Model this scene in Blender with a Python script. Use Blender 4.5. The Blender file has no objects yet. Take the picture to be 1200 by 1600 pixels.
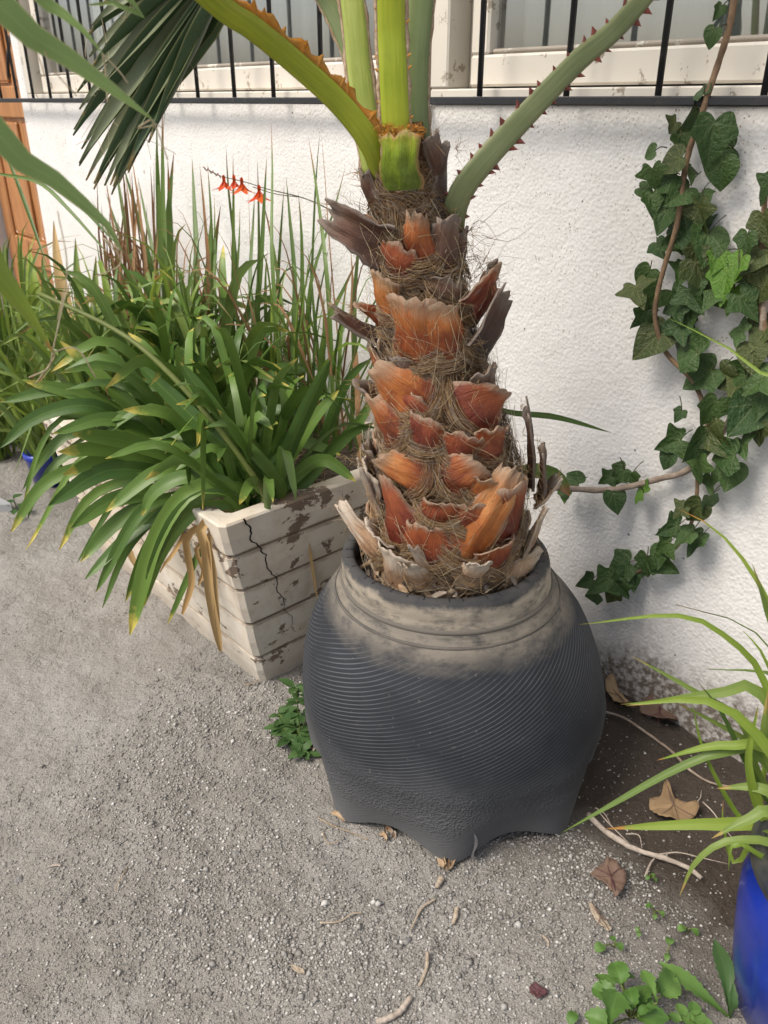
import bpy, math, random
import numpy as np
from mathutils import Vector, Matrix, noise
R = math.radians
rnd = random.Random(11)
SC = bpy.context.scene
COL = SC.collection

# ------------------------------------------------------------------ camera, sky, sun, exposure
FPX, PITCH, CAMH = 1286.0, R(26.6), 1.30
cd = bpy.data.cameras.new('camera'); cam = bpy.data.objects.new('camera', cd); COL.objects.link(cam)
cam.location = (0, 0, CAMH); cam.rotation_euler = (R(90) - PITCH, 0, 0)
cd.sensor_fit = 'HORIZONTAL'; cd.sensor_width = 36; cd.lens = 36 * FPX / 1200
cd.clip_start = 0.02; cd.clip_end = 300
cd.dof.use_dof = True; cd.dof.focus_distance = 1.62; cd.dof.aperture_fstop = 9
SC.camera = cam

SUN_EL, SUN_AZ = R(52), math.atan2(-0.80, -0.42)     # azimuth measured from +Y towards +X
w = bpy.data.worlds.new('World'); SC.world = w; w.use_nodes = True
nt = w.node_tree; bg = nt.nodes['Background']
sky = nt.nodes.new('ShaderNodeTexSky'); sky.sky_type = 'NISHITA'; sky.sun_disc = False
sky.sun_elevation = SUN_EL; sky.sun_rotation = SUN_AZ; sky.air_density = 1.0; sky.dust_density = 4.0; sky.ozone_density = 1.0
hs = nt.nodes.new('ShaderNodeHueSaturation'); hs.inputs['Saturation'].default_value = 0.70
nt.links.new(sky.outputs[0], hs.inputs['Color']); nt.links.new(hs.outputs[0], bg.inputs['Color'])
bg.inputs['Strength'].default_value = 0.08
sd = bpy.data.lights.new('sun', 'SUN'); sun = bpy.data.objects.new('sun', sd); COL.objects.link(sun)
sd.energy = 1.5; sd.angle = R(24); sd.color = (1.0, 0.92, 0.815)
_d = Vector((math.sin(SUN_AZ) * math.cos(SUN_EL), math.cos(SUN_AZ) * math.cos(SUN_EL), math.sin(SUN_EL)))
sun.rotation_euler = _d.to_track_quat('Z', 'Y').to_euler(); sun.location = (-3, -2, 5)
SC.view_settings.view_transform = 'Standard'; SC.view_settings.look = 'None'
SC.view_settings.gamma = 1; SC.view_settings.use_curve_mapping = False
SC.view_settings.exposure = 1.07

# ------------------------------------------------------------------ geometry helpers
CP, SP = math.cos(PITCH), math.sin(PITCH)
def ray(px, py):
    a, b = px - 600.0, 800.0 - py
    return Vector((a, FPX * CP + b * SP, b * CP - FPX * SP))
CAM = Vector((0, 0, CAMH))
def P(px, py, Y):                       # point of a pixel's ray at forward distance Y
    d = ray(px, py); return CAM + d * (Y / d.y)
def G(px, py, z=0.0):                   # on a horizontal plane
    d = ray(px, py); return CAM + d * ((z - CAMH) / d.z)
NW = Vector((.743, .669, 0)).normalized(); EW = Vector((NW.y, -NW.x, 0)); DW = 1.505
def W(s, d, z):                         # wall frame: s along the wall, d out from it
    return NW * (DW - d) + EW * s + Vector((0, 0, z))
def Wp(px, py, d=0.0):                  # pixel on the plane at distance d from the wall
    r = ray(px, py); return CAM + r * ((DW - d - NW.dot(CAM)) / NW.dot(r))
def s_of(px, d=0.0, py=157): return EW.dot(Wp(px, py, d))
def proj(p):
    v = Vector(p) - CAM; z = v.y * CP - v.z * SP; y = v.y * SP + v.z * CP
    return 600 + v.x * FPX / z, 800 - y * FPX / z
def lerp(a, b, t): return a + (b - a) * t
def interp(x, xs, ys): return float(np.interp(x, xs, ys))

def spline(pts, n):
    pts = [Vector(p) for p in pts]
    if len(pts) == 2: return [pts[0].lerp(pts[1], i / n) for i in range(n + 1)]
    q = [pts[0] * 2 - pts[1]] + pts + [pts[-1] * 2 - pts[-2]]
    raw = []
    for i in range(1, len(q) - 2):
        for k in range(12):
            t = k / 12; a, b, c, d = q[i-1], q[i], q[i+1], q[i+2]
            raw.append(0.5 * ((2*b) + (c-a)*t + (2*a-5*b+4*c-d)*t*t + (3*b-a-3*c+d)*t*t*t))
    raw.append(pts[-1])
    L = [0]
    for i in range(1, len(raw)): L.append(L[-1] + (raw[i] - raw[i-1]).length)
    out = []; j = 0
    for i in range(n + 1):
        t = L[-1] * i / n
        while j < len(L) - 2 and L[j+1] < t: j += 1
        f = (t - L[j]) / max(1e-9, L[j+1] - L[j]); out.append(raw[j].lerp(raw[j+1], min(1, f)))
    return out

def mesh(name, verts, faces, mat, parent=None, uv=None, smooth=True, col=None):
    me = bpy.data.meshes.new(name)
    me.from_pydata([tuple(v) for v in verts], [], faces)
    if uv is not None:
        li = np.empty(len(me.loops), dtype=np.int32); me.loops.foreach_get('vertex_index', li)
        l = me.uv_layers.new(name='uv'); l.data.foreach_set('uv', np.asarray(uv, dtype=np.float32)[li].ravel())
    if smooth: me.polygons.foreach_set('use_smooth', [True] * len(me.polygons))
    if mat: me.materials.append(mat)
    o = bpy.data.objects.new(name, me); COL.objects.link(o)
    if parent: o.parent = parent
    return o
class MB:
    def __init__(s): s.v = []; s.f = []; s.uv = []
    def add(s, v, f, uv=None):
        b = len(s.v); s.v += [Vector(p) for p in v]; s.f += [tuple(i + b for i in q) for q in f]
        s.uv += list(uv) if uv is not None else [(0, 0)] * len(v); return s
    def build(s, name, mat, parent=None, smooth=True): return mesh(name, s.v, s.f, mat, parent, s.uv, smooth)
def empty(name, loc=(0, 0, 0)):
    o = bpy.data.objects.new(name, None); o.empty_display_size = .05; COL.objects.link(o)
    o['_loc'] = 0; del o['_loc']
    return o
def tag(o, label=None, cat=None, group=None, kind=None):
    if label: o['label'] = label
    if cat: o['category'] = cat
    if group: o['group'] = group
    if kind: o['kind'] = kind
    return o
def thing(name, label, cat, group=None): return tag(empty(name), label, cat, group)

def bevbox(s0, s1, d0, d1, z0, z1, b=.004, fr=W):
    """box in the wall frame with chamfered vertical/horizontal edges (24 verts)"""
    xs, ys, zs = (s0, s1), (d0, d1), (z0, z1); v = []; idx = {}
    for i in (0, 1):
        for j in (0, 1):
            for k in (0, 1):
                sx, sy, sz = (1, -1)[i], (1, -1)[j], (1, -1)[k]
                for ax in range(3):
                    p = [xs[i] + sx*b, ys[j] + sy*b, zs[k] + sz*b]; p[ax] = (xs[i], ys[j], zs[k])[ax]
                    idx[(i, j, k, ax)] = len(v); v.append(fr(*p))
    f = []
    c = lambda i, j, k, a: idx[(i, j, k, a)]
    for i in (0, 1):
        f.append((c(i,0,0,0), c(i,1,0,0), c(i,1,1,0), c(i,0,1,0)))
        f.append((c(0,i,0,1), c(1,i,0,1), c(1,i,1,1), c(0,i,1,1)))
        f.append((c(0,0,i,2), c(1,0,i,2), c(1,1,i,2), c(0,1,i,2)))
    for a in (0, 1):
        for bb in (0, 1):
            f.append((c(a,bb,0,0), c(a,bb,1,0), c(a,bb,1,1), c(a,bb,0,1)))
            f.append((c(a,0,bb,0), c(a,1,bb,0), c(a,1,bb,2), c(a,0,bb,2)))
            f.append((c(0,a,bb,1), c(1,a,bb,1), c(1,a,bb,2), c(0,a,bb,2)))
    for i in (0, 1):
        for j in (0, 1):
            for k in (0, 1): f.append((c(i,j,k,0), c(i,j,k,1), c(i,j,k,2)))
    return v, f
def fix_normals(o):
    import bmesh
    bm = bmesh.new(); bm.from_mesh(o.data); bmesh.ops.recalc_face_normals(bm, faces=bm.faces); bm.to_mesh(o.data); bm.free(); return o
def box(name, mat, parent, *a, **k):
    v, f = bevbox(*a, **k); return fix_normals(mesh(name, v, f, mat, parent, smooth=False))

def tube(pts, rad, ns=6, caps=True, squash=1.0, side=None):
    """tube mesh data along pts; rad number or list"""
    n = len(pts); v = []; f = []; uv = []
    S0 = None
    for i in range(n):
        T = (pts[min(i+1, n-1)] - pts[max(i-1, 0)]).normalized()
        if S0 is None:
            h = Vector(side) if side is not None else (Vector((0, 0, 1)) if abs(T.z) < .9 else Vector((1, 0, 0)))
            S = h - T * h.dot(T) if side is not None else T.cross(h)
        else: S = S0 - T * S0.dot(T)
        S.normalize(); S0 = S; B = T.cross(S)
        r = rad[i] if hasattr(rad, '__len__') else rad
        for k in range(ns):
            a = 2 * math.pi * k / ns
            v.append(pts[i] + S * (math.cos(a) * r) + B * (math.sin(a) * r * squash)); uv.append((k / ns, i / (n - 1)))
    for i in range(n - 1):
        for k in range(ns):
            a, b = i*ns + k, i*ns + (k+1) % ns; f.append((a, b, b + ns, a + ns))
    if caps: f.append(tuple(range(ns - 1, -1, -1))); f.append(tuple(range((n-1)*ns, n*ns)))
    return v, f, uv

PROF = {
 'strap': ([0, .15, .4, .75, .9, .97, 1], [.55, .75, 1, .98, .72, .4, .06]),
 'blade': ([0, .2, .5, .8, .95, 1], [.6, .9, 1, .62, .2, .02]),
 'fan':   ([0, .35, .55, .8, .95, 1], [.18, .75, 1, .6, .2, .03]),
 'oval':  ([0, .08, .3, .55, .8, 1], [.08, .4, .95, 1, .6, .05]),
 'round': ([0, .08, .25, .5, .8, .95, 1], [.1, .5, .9, 1, .8, .4, .1]),
 'ribbon': ([0, .1, .9, 1], [.6, 1, .8, .3]),
 'near': ([0, .3, .6, .78, .92, 1], [.3, .8, 1, .9, .42, .06]),
 'saw':   ([0, .15, .35, .6, .8, 1], [.12, .2, .5, 1, .85, .08]),
}
def leaf_data(pts, wd, prof='strap', n=12, roll=0.0, fold=.12, view=True, twist=0.0, jag=0.0, cols=5):
    ps = spline(pts, n); v = []; f = []; uv = []
    px_, py_ = PROF[prof]; base = None
    hz = ps[-1] - ps[0]; hz.z = 0
    hs_ = Vector((hz.y, -hz.x, 0)).normalized() if hz.length > 1e-4 else Vector((1, 0, 0))
    us = np.linspace(-1, 1, cols)
    for i, p in enumerate(ps):
        T = (ps[min(i+1, n)] - ps[max(i-1, 0)]).normalized()
        if view:
            S = T.cross(CAM - p)
            if S.length < 1e-4: S = hs_.copy()
        else: S = hs_ - T * hs_.dot(T)
        S.normalize()
        if base is not None and S.dot(base) < 0: S = -S
        base = S
        t = i / n
        S = Matrix.Rotation(roll + twist * t, 3, T) @ S
        N = S.cross(T)
        if N.z < 0: N = -N
        hw = .5 * wd * interp(t, px_, py_)
        if jag: hw *= 1 + jag * (1 if i % 2 else -1)
        for u in us:
            v.append(p + S * (u * hw) + N * (fold * wd * (abs(u) - .5) * interp(t, [0, .5, 1], [1.4, 1, .4]))); uv.append(((u + 1) / 2, t))
    for i in range(n):
        for k in range(cols - 1):
            a = i*cols + k; f.append((a, a+1, a+cols+1, a+cols))
    return v, f, uv
def leaf(name, parent, pts, wd, mat, **k):
    v, f, uv = leaf_data(pts, wd, **k); return mesh(name, v, f, mat, parent, uv)
def traced(name, parent, px, Y0, Y1, wd, mat, base=None, **k):
    m = len(px); pts = [P(x, y, lerp(Y0, Y1, i / (m - 1))) for i, (x, y) in enumerate(px)]
    if base is not None: pts = [Vector(base)] + pts
    return leaf(name, parent, pts, wd, mat, **k)
def lathe(name, prof, mat, parent=None, c=(0, 0, 0), n=64, wob=None):
    v = []; f = []; uv = []; m = len(prof)
    for j, (r, z) in enumerate(prof):
        for k in range(n):
            a = 2 * math.pi * k / n
            v.append(Vector((c[0] + r * math.cos(a), c[1] + r * math.sin(a), c[2] + z))); uv.append((k / n, j / (m-1)))
    for j in range(m - 1):
        for k in range(n):
            a, b = j*n + k, j*n + (k+1) % n; f.append((a, b, b + n, a + n))
    return mesh(name, v, f, mat, parent, uv)

# ------------------------------------------------------------------ materials
class NT:
    def __init__(s, name):
        s.m = bpy.data.materials.new(name); s.m.use_nodes = True; s.t = s.m.node_tree; s.b = s.t.nodes['Principled BSDF']
        s.out = s.t.nodes['Material Output']
    def n(s, kind, **inp):
        nd = s.t.nodes.new('ShaderNode' + kind)
        for k, v in inp.items():
            if k in nd.inputs.keys() or k.replace('_', ' ') in nd.inputs.keys(): s.set(nd, k if k in nd.inputs.keys() else k.replace('_', ' '), v)
            else: setattr(nd, k, v)
        return nd
    def set(s, nd, k, v):
        if isinstance(v, bpy.types.NodeSocket): s.t.links.new(v, nd.inputs[k])
        elif isinstance(v, bpy.types.Node): s.t.links.new(v.outputs[0], nd.inputs[k])
        else: nd.inputs[k].default_value = (*v, 1) if (isinstance(v, tuple) and len(v) == 3 and nd.inputs[k].type == 'RGBA') else v
    def P(s, **k):
        for a, v in k.items(): s.set(s.b, a.replace('_', ' '), v)
    def coord(s, k='Object'): return s.n('TexCoord').outputs[k]
    def noise(s, vec, scale, detail=4, rough=.6, dist=0):
        return s.n('TexNoise', Vector=vec, Scale=scale, Detail=detail, Roughness=rough, Distortion=dist).outputs[0]
    def vor(s, vec, scale, feature='F1'):
        nd = s.n('TexVoronoi', Vector=vec, Scale=scale); nd.feature = feature; return nd.outputs['Distance']
    def ramp(s, fac, stops):
        nd = s.n('ValToRGB', Fac=fac); e = nd.color_ramp.elements
        while len(e) < len(stops): e.new(.5)
        for q, (p, c) in zip(e, stops): q.position = p; q.color = (*c, 1) if not isinstance(c, (int, float)) else (c, c, c, 1)
        return nd.outputs[0]
    def mix(s, fac, a, b, mode='MIX'):
        nd = s.n('MixRGB', Fac=fac); nd.blend_type = mode; s.set(nd, 'Color1', a); s.set(nd, 'Color2', b); return nd.outputs[0]
    def math(s, op, a, b=0.0, clamp=False):
        nd = s.n('Math'); nd.operation = op; nd.use_clamp = clamp
        for i, v in enumerate((a, b)):
            if isinstance(v, bpy.types.NodeSocket): s.t.links.new(v, nd.inputs[i])
            else: nd.inputs[i].default_value = v
        return nd.outputs[0]
    def bump(s, h, strength=.3, dist=.002, prev=None):
        nd = s.n('Bump', Height=h, Strength=strength, Distance=dist)
        if prev is not None: s.t.links.new(prev, nd.inputs['Normal'])
        return nd.outputs[0]
    def mapping(s, vec, scale=(1, 1, 1), rot=(0, 0, 0)):
        nd = s.n('Mapping', Vector=vec); nd.inputs['Scale'].default_value = scale; nd.inputs['Rotation'].default_value = rot; return nd.outputs[0]
    def sep(s, vec): return s.n('SeparateXYZ', Vector=vec).outputs
    def translucent(s, col, fac):
        tr = s.n('BsdfTranslucent'); s.set(tr, 'Color', col); mx = s.n('MixShader'); mx.inputs[0].default_value = fac
        s.t.links.new(s.b.outputs[0], mx.inputs[1]); s.t.links.new(tr.outputs[0], mx.inputs[2]); s.t.links.new(mx.outputs[0], s.out.inputs[0])
MAT = {}
def leafmat(name, dark, light, tip=None, edge=None, tip0=.9, rough=.42, trans=.22, vein=True, base=None, spots=None, stripes=40):
    a = NT(name); uv = a.coord('UV'); x = a.sep(uv); rn = a.n('ObjectInfo').outputs['Random']
    ob = a.coord('Object')
    nz = a.noise(ob, 14, 4)
    fac = a.math('ADD', a.math('MULTIPLY', rn, .75), a.math('MULTIPLY', nz, .5)); fac = a.math('SUBTRACT', fac, .12, True)
    col = a.mix(fac, dark, light)
    st = a.noise(a.mapping(uv, (stripes, 1.5, 1)), 1.0, 3)
    col = a.mix(a.math('MULTIPLY', st, .55), col, a.mix(.55, col, (.02, .035, .008)))
    if vein:
        mid = a.math('LESS_THAN', a.math('ABSOLUTE', a.math('SUBTRACT', x[0], .5)), .035)
        col = a.mix(a.math('MULTIPLY', mid, .35), col, light)
    if edge: col = a.mix(a.ramp(a.math('MULTIPLY', a.math('ABSOLUTE', a.math('SUBTRACT', x[0], .5)), 2.0), [(.86, 0.0), (.97, .9)]), col, edge)
    if base: col = a.mix(a.ramp(x[1], [(.0, 1.0), (.25, 0.0)]), col, base)
    if tip:
        v2 = a.math('ADD', x[1], a.math('MULTIPLY', a.math('SUBTRACT', a.noise(ob, 30), .5), .22))
        v2 = a.math('ADD', v2, a.math('MULTIPLY', a.math('SUBTRACT', rn, .6), .16))
        col = a.mix(a.ramp(v2, [(tip0, 0.0), (min(.999, tip0 + .07), 1.0)]), col, tip)
    if spots: col = a.mix(a.ramp(a.noise(ob, 60, 2), [(.66, 0.0), (.72, .8)]), col, spots)
    a.P(Base_Color=col, Roughness=rough, Specular_IOR_Level=.4)
    a.P(Normal=a.bump(st, .35, .0006))
    if trans: a.translucent(a.mix(.5, col, light), trans)
    MAT[name] = a.m; return a.m
leafmat('agapanthus', (.050, .118, .022), (.165, .275, .048), tip=(.55, .46, .10), tip0=.94, trans=.16)
leafmat('iris', (.055, .115, .022), (.15, .235, .050), tip=(.24, .11, .045), tip0=.88, trans=.2)
leafmat('daylily', (.090, .165, .030), (.24, .33, .075), tip=(.42, .30, .10), tip0=.95, trans=.25)
leafmat('yellow_green', (.14, .24, .03), (.30, .40, .06), tip=(.45, .22, .06), tip0=.96, trans=.3)
leafmat('dead_leaf', (.20, .095, .045), (.42, .24, .12), rough=.75, trans=.12, vein=False)
leafmat('withered', (.45, .27, .10), (.58, .40, .19), rough=.7, trans=.15, vein=False)
def ivymat(name, dark, light, veinc, rough=.42, trans=.08, spots=(.20, .20, .10)):
    a = NT(name); x = a.sep(a.coord('UV')); ob = a.coord(); rn = a.n('ObjectInfo').outputs['Random']
    X = a.math('ABSOLUTE', a.math('SUBTRACT', a.math('MULTIPLY', x[0], 2.0), 1.0)); Y = a.math('SUBTRACT', 1.0, a.math('MULTIPLY', x[1], 2.0))
    vm = None
    for ang in (0, 38, 82, 118):
        d_ = a.math('ABSOLUTE', a.math('SUBTRACT', a.math('MULTIPLY', X, math.cos(R(ang))), a.math('MULTIPLY', Y, math.sin(R(ang)))))
        g = a.math('LESS_THAN', d_, .016); vm = g if vm is None else a.math('MAXIMUM', vm, g)
    nz = a.noise(a.mapping(ob, (1, 1, 1)), 4, 5, .7)
    col = a.mix(a.math('ADD', a.math('MULTIPLY', rn, .6), a.math('MULTIPLY', a.math('SUBTRACT', nz, .3), .6), True), dark, light)
    col = a.mix(a.math('MULTIPLY', vm, .5), col, veinc)
    col = a.mix(a.ramp(a.noise(ob, 22, 2), [(.70, 0.0), (.74, .7)]), col, spots)
    a.P(Base_Color=col, Roughness=rough, Specular_IOR_Level=.35, Normal=a.bump(a.math('ADD', a.math('MULTIPLY', vm, -.6), a.noise(ob, 9, 3)), .4, .03)); a.translucent(light, trans); MAT[name] = a.m
ivymat('ivy', (.022, .056, .016), (.075, .135, .034), (.11, .15, .06))
ivymat('ivy_young', (.085, .190, .025), (.13, .25, .035), (.22, .32, .09), trans=.18)
ivymat('ivy_olive', (.040, .062, .018), (.085, .105, .030), (.15, .16, .06), spots=(.2, .16, .08))
leafmat('frond_green', (.22, .34, .11), (.32, .45, .17), edge=(.52, .50, .24), tip=(.50, .36, .18), tip0=.955, rough=.4, trans=.5)
leafmat('fan_dark', (.030, .065, .026), (.060, .105, .045), edge=(.22, .22, .10), tip=(.32, .24, .10), tip0=.95, rough=.38, trans=.12)
leafmat('fan_pale', (.150, .185, .095), (.210, .230, .130), tip=(.40, .25, .12), tip0=.95, rough=.45, trans=.12)
leafmat('weed', (.070, .165, .030), (.150, .270, .060), rough=.5, trans=.2, stripes=8)
leafmat('nettle', (.040, .100, .026), (.090, .170, .050), rough=.55, trans=.2, stripes=8)
leafmat('tan_leaf', (.27, .175, .095), (.42, .29, .17), rough=.8, trans=.05, stripes=14)
leafmat('brown_leaf', (.14, .085, .065), (.20, .125, .095), rough=.75, trans=.05, stripes=6)
leafmat('maroon_leaf', (.10, .035, .045), (.15, .05, .06), rough=.7, trans=.05, stripes=6)
leafmat('petal', (.62, .045, .015), (.80, .14, .02), rough=.5, trans=.25, stripes=4, vein=False)

def m_wall():
    a = NT('white_stucco'); ob = a.coord(); z = a.sep(ob)[2]
    big = a.noise(ob, 1.7, 5); med = a.noise(ob, 9, 5)
    col = a.ramp(big, [(.3, (.70, .69, .67)), (.7, (.79, .785, .775))])
    col = a.mix(a.math('MULTIPLY', a.ramp(med, [(.45, 0.0), (.75, 1.0)]), .18), col, (.62, .58, .52))
    # specks of grime, denser under the sill
    sp = a.ramp(a.vor(ob, 120), [(.14, 1.0), (.26, 0.0)])
    band = a.ramp(a.math('ADD', z, a.math('MULTIPLY', big, .3)), [(.85, .12), (1.40, 1.0)])
    col = a.mix(a.math('MULTIPLY', a.math('MULTIPLY', sp, band), a.ramp(a.noise(ob, 22, 3), [(.38, 0.0), (.62, 1.0)])), col, (.36, .31, .25))
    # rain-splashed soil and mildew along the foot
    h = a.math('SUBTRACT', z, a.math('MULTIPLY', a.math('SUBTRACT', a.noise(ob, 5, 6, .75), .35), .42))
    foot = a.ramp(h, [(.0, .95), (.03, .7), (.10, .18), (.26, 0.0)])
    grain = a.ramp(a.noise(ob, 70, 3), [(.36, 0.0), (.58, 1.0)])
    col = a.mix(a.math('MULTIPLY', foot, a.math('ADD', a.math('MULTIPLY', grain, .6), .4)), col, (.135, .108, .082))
    chips = a.ramp(a.noise(ob, 11, 2), [(.765, 0.0), (.775, 1.0)])
    col = a.mix(a.math('MULTIPLY', chips, .7), col, (.35, .31, .27))
    dots = a.ramp(a.vor(ob, 13), [(.035, 1.0), (.05, 0.0)])
    col = a.mix(a.math('MULTIPLY', dots, .8), col, (.05, .04, .03))
    b1 = a.bump(a.vor(ob, 130), .4, .003); b2 = a.bump(a.noise(ob, 60, 5), .4, .004, b1); b3 = a.bump(a.noise(ob, 4, 3), .4, .02, b2)
    a.P(Base_Color=col, Roughness=.88, Normal=b3, Specular_IOR_Level=.2); MAT['wall'] = a.m
m_wall()
def m_paint(name, c, chip=(.30, .25, .19), amt=.74, rough=.55):
    a = NT(name); ob = a.coord()
    n1 = a.noise(a.mapping(ob, (1, 1, 1)), 18, 5, .7); n2 = a.noise(ob, 3, 4)
    col = a.mix(a.ramp(n2, [(.35, 0.0), (.7, .4)]), c, tuple(x * .72 for x in c))
    col = a.mix(a.ramp(n1, [(amt, 0.0), (amt + .03, .9)]), col, chip)
    a.P(Base_Color=col, Roughness=rough, Normal=a.bump(a.noise(ob, 60, 4), .3, .001)); MAT[name] = a.m
m_paint('frame_paint', (.68, .635, .555), amt=.60); m_paint('putty', (.33, .29, .24), (.6, .58, .52), .56, .8); m_paint('reveal', (.42, .385, .33), (.3, .27, .22))
m_paint('room_wall', (.30, .30, .30)); m_paint('slab', (.33, .34, .35), (.25, .25, .25), .7, .85)
def m_iron():
    a = NT('black_iron'); ob = a.coord()
    col = a.mix(a.ramp(a.noise(ob, 40, 5), [(.55, 0.0), (.75, .8)]), (.018, .019, .022), (.06, .058, .055))
    a.P(Base_Color=col, Roughness=.5, Normal=a.bump(a.noise(ob, 90, 3), .4, .001)); MAT['iron'] = a.m
m_iron()
def m_glass():
    a = NT('window_glass'); t = a.t
    tr = a.n('BsdfTransparent'); tr.inputs[0].default_value = (.86, .88, .87, 1); gl = a.n('BsdfGlossy'); gl.inputs['Roughness'].default_value = .015
    gl.inputs['Color'].default_value = (.95, .95, .95, 1)
    lw_ = a.n('LayerWeight'); fc = a.math('ADD', .20, a.math('MULTIPLY', a.math('POWER', lw_.outputs['Facing'], 2.0), .7)); mx = a.n('MixShader')
    bp = a.bump(a.noise(a.coord(), 5, 2), .06, .004); t.links.new(bp, gl.inputs['Normal'])
    t.links.new(fc, mx.inputs[0]); t.links.new(tr.outputs[0], mx.inputs[1]); t.links.new(gl.outputs[0], mx.inputs[2])
    t.links.new(mx.outputs[0], a.out.inputs[0]); MAT['glass'] = a.m
m_glass()
def m_cloth(name, c):
    a = NT(name); ob = a.coord(); n = a.noise(ob, 6, 4)
    col = a.mix(a.math('MULTIPLY', n, .5), c, tuple(x * .7 for x in c)); a.P(Base_Color=col, Roughness=.9); a.translucent(c, .25); MAT[name] = a.m
m_cloth('curtain', (.46, .47, .48)); m_cloth('curtain_dark', (.25, .27, .28))
def m_door():
    a = NT('varnished_wood'); ob = a.coord()
    g = a.noise(a.mapping(ob, (22, 22, 1.6)), 1.6, 6, .65, .8)
    col = a.ramp(g, [(.25, (.22, .085, .028)), (.5, (.42, .19, .07)), (.75, (.56, .29, .12))])
    a.P(Base_Color=col, Roughness=.38, Normal=a.bump(g, .25, .001), Coat_Weight=.25); MAT['door'] = a.m
m_door()
def m_planter():
    a = NT('peeling_planter_paint'); ob = a.coord(); gz = a.sep(ob)[2]
    n = a.noise(a.mapping(ob, (1, 1, 1.6)), 8.5, 6, .68, .3); n2 = a.noise(ob, 30, 4)
    col = a.ramp(a.noise(ob, 5, 5), [(.3, (.60, .535, .44)), (.7, (.74, .69, .60))])
    col = a.mix(a.math('MULTIPLY', a.ramp(n2, [(.5, 0.0), (.7, 1.0)]), .3), col, (.42, .31, .20))
    warm = a.ramp(a.noise(ob, 2.6, 3), [(.45, 0.0), (.7, .5)]); col = a.mix(warm, col, (.60, .44, .27))
    peel = a.ramp(a.math('ADD', n, a.math('MULTIPLY', gz, .12)), [(.612, 0.0), (.628, 1.0)])
    col = a.mix(peel, col, a.mix(n2, (.16, .115, .085), (.26, .20, .15)))
    for zz in (.085, .195, .30, .40):
        dz = a.math('ABSOLUTE', a.math('SUBTRACT', gz, zz)); dz = a.math('ADD', dz, a.math('MULTIPLY', a.math('SUBTRACT', n, .5), .030)); col = a.mix(a.ramp(dz, [(.002, .8), (.009, 0.0)]), col, (.24, .18, .125))
    gr = a.ramp(a.math('ADD', gz, a.math('MULTIPLY', a.noise(ob, 12, 4), .12)), [(.05, .55), (.16, 0.0)]); col = a.mix(gr, col, (.26, .225, .185))
    b = a.bump(a.math('MULTIPLY', peel, -1.0), .8, .002); b = a.bump(a.noise(ob, 55, 5), .5, .002, b)
    a.P(Base_Color=col, Roughness=.85, Normal=b, Specular_IOR_Level=.2); MAT['planter'] = a.m
m_planter()
def m_plain(name, c, rough=.8, c2=None, sc=25, bump=.4, bd=.002, spec=.3, coat=0):
    a = NT(name); ob = a.coord(); n = a.noise(ob, sc, 5, .65)
    a.P(Base_Color=a.mix(a.ramp(n, [(.35, 0.0), (.65, 1.0)]), c, c2 or tuple(x * .6 for x in c)), Roughness=rough, Normal=a.bump(a.noise(ob, sc * 3, 4), bump, bd), Specular_IOR_Level=spec, Coat_Weight=coat)
    MAT[name] = a.m
m_plain('soil', (.075, .058, .045), .95, (.13, .105, .08), 40, .9, .01)
m_plain('crack', (.012, .010, .008), .9)
m_plain('vine_stem', (.25, .165, .095), .8, (.14, .09, .055), 50, .8)
m_plain('vine_old', (.36, .29, .23), .85, (.22, .17, .13), 60, .8)
m_plain('root', (.50, .43, .36), .85, (.30, .25, .21), 60, .8)
m_plain('green_stem', (.14, .17, .045), .5, (.10, .13, .03), 20)
m_plain('dark_stem', (.035, .045, .015), .6, (.06, .05, .025), 40)
m_plain('blue_glaze', (.008, .030, .34), .30, (.006, .020, .17), 7, .10, .001, .5, .3)
m_plain('blue_inner', (.010, .10, .36), .7, (.008, .05, .17), 60, .8, .004)
m_plain('dark_rim', (.018, .022, .028), .30, (.060, .058, .050), 14, .3, .002, .5)
m_plain('teal_print', (.05, .42, .40), .7); m_plain('paper', (.80, .81, .80), .7, (.76, .77, .76))
m_plain('husk', (.50, .38, .25), .85, (.26, .17, .10), 45, .9, .002)
m_plain('pod', (.45, .38, .29), .8, (.30, .24, .18), 70, .8, .002)
m_plain('fibre_tan', (.40, .28, .15), .85, (.27, .17, .085), 60)
m_plain('fibre_brown', (.24, .135, .065), .85, (.15, .08, .04), 60)
m_plain('fibre_grey', (.36, .30, .24), .9, (.19, .15, .12), 60)
m_plain('fibre_thread', (.58, .50, .34), .7, (.42, .33, .2), 60)
m_plain('thorn_red', (.20, .050, .035), .5, (.10, .035, .03), 60)
m_plain('margin_orange', (.52, .20, .022), .6, (.40, .22, .05), 70, .8)
m_plain('margin_dry', (.52, .40, .28), .85, (.30, .2, .13), 120, .9)
m_plain('straw', (.42, .33, .21), .9, (.27, .19, .12), 70)
m_plain('stone', (.27, .26, .25), .9, (.17, .165, .16), 160, 1.0, .002)

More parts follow.
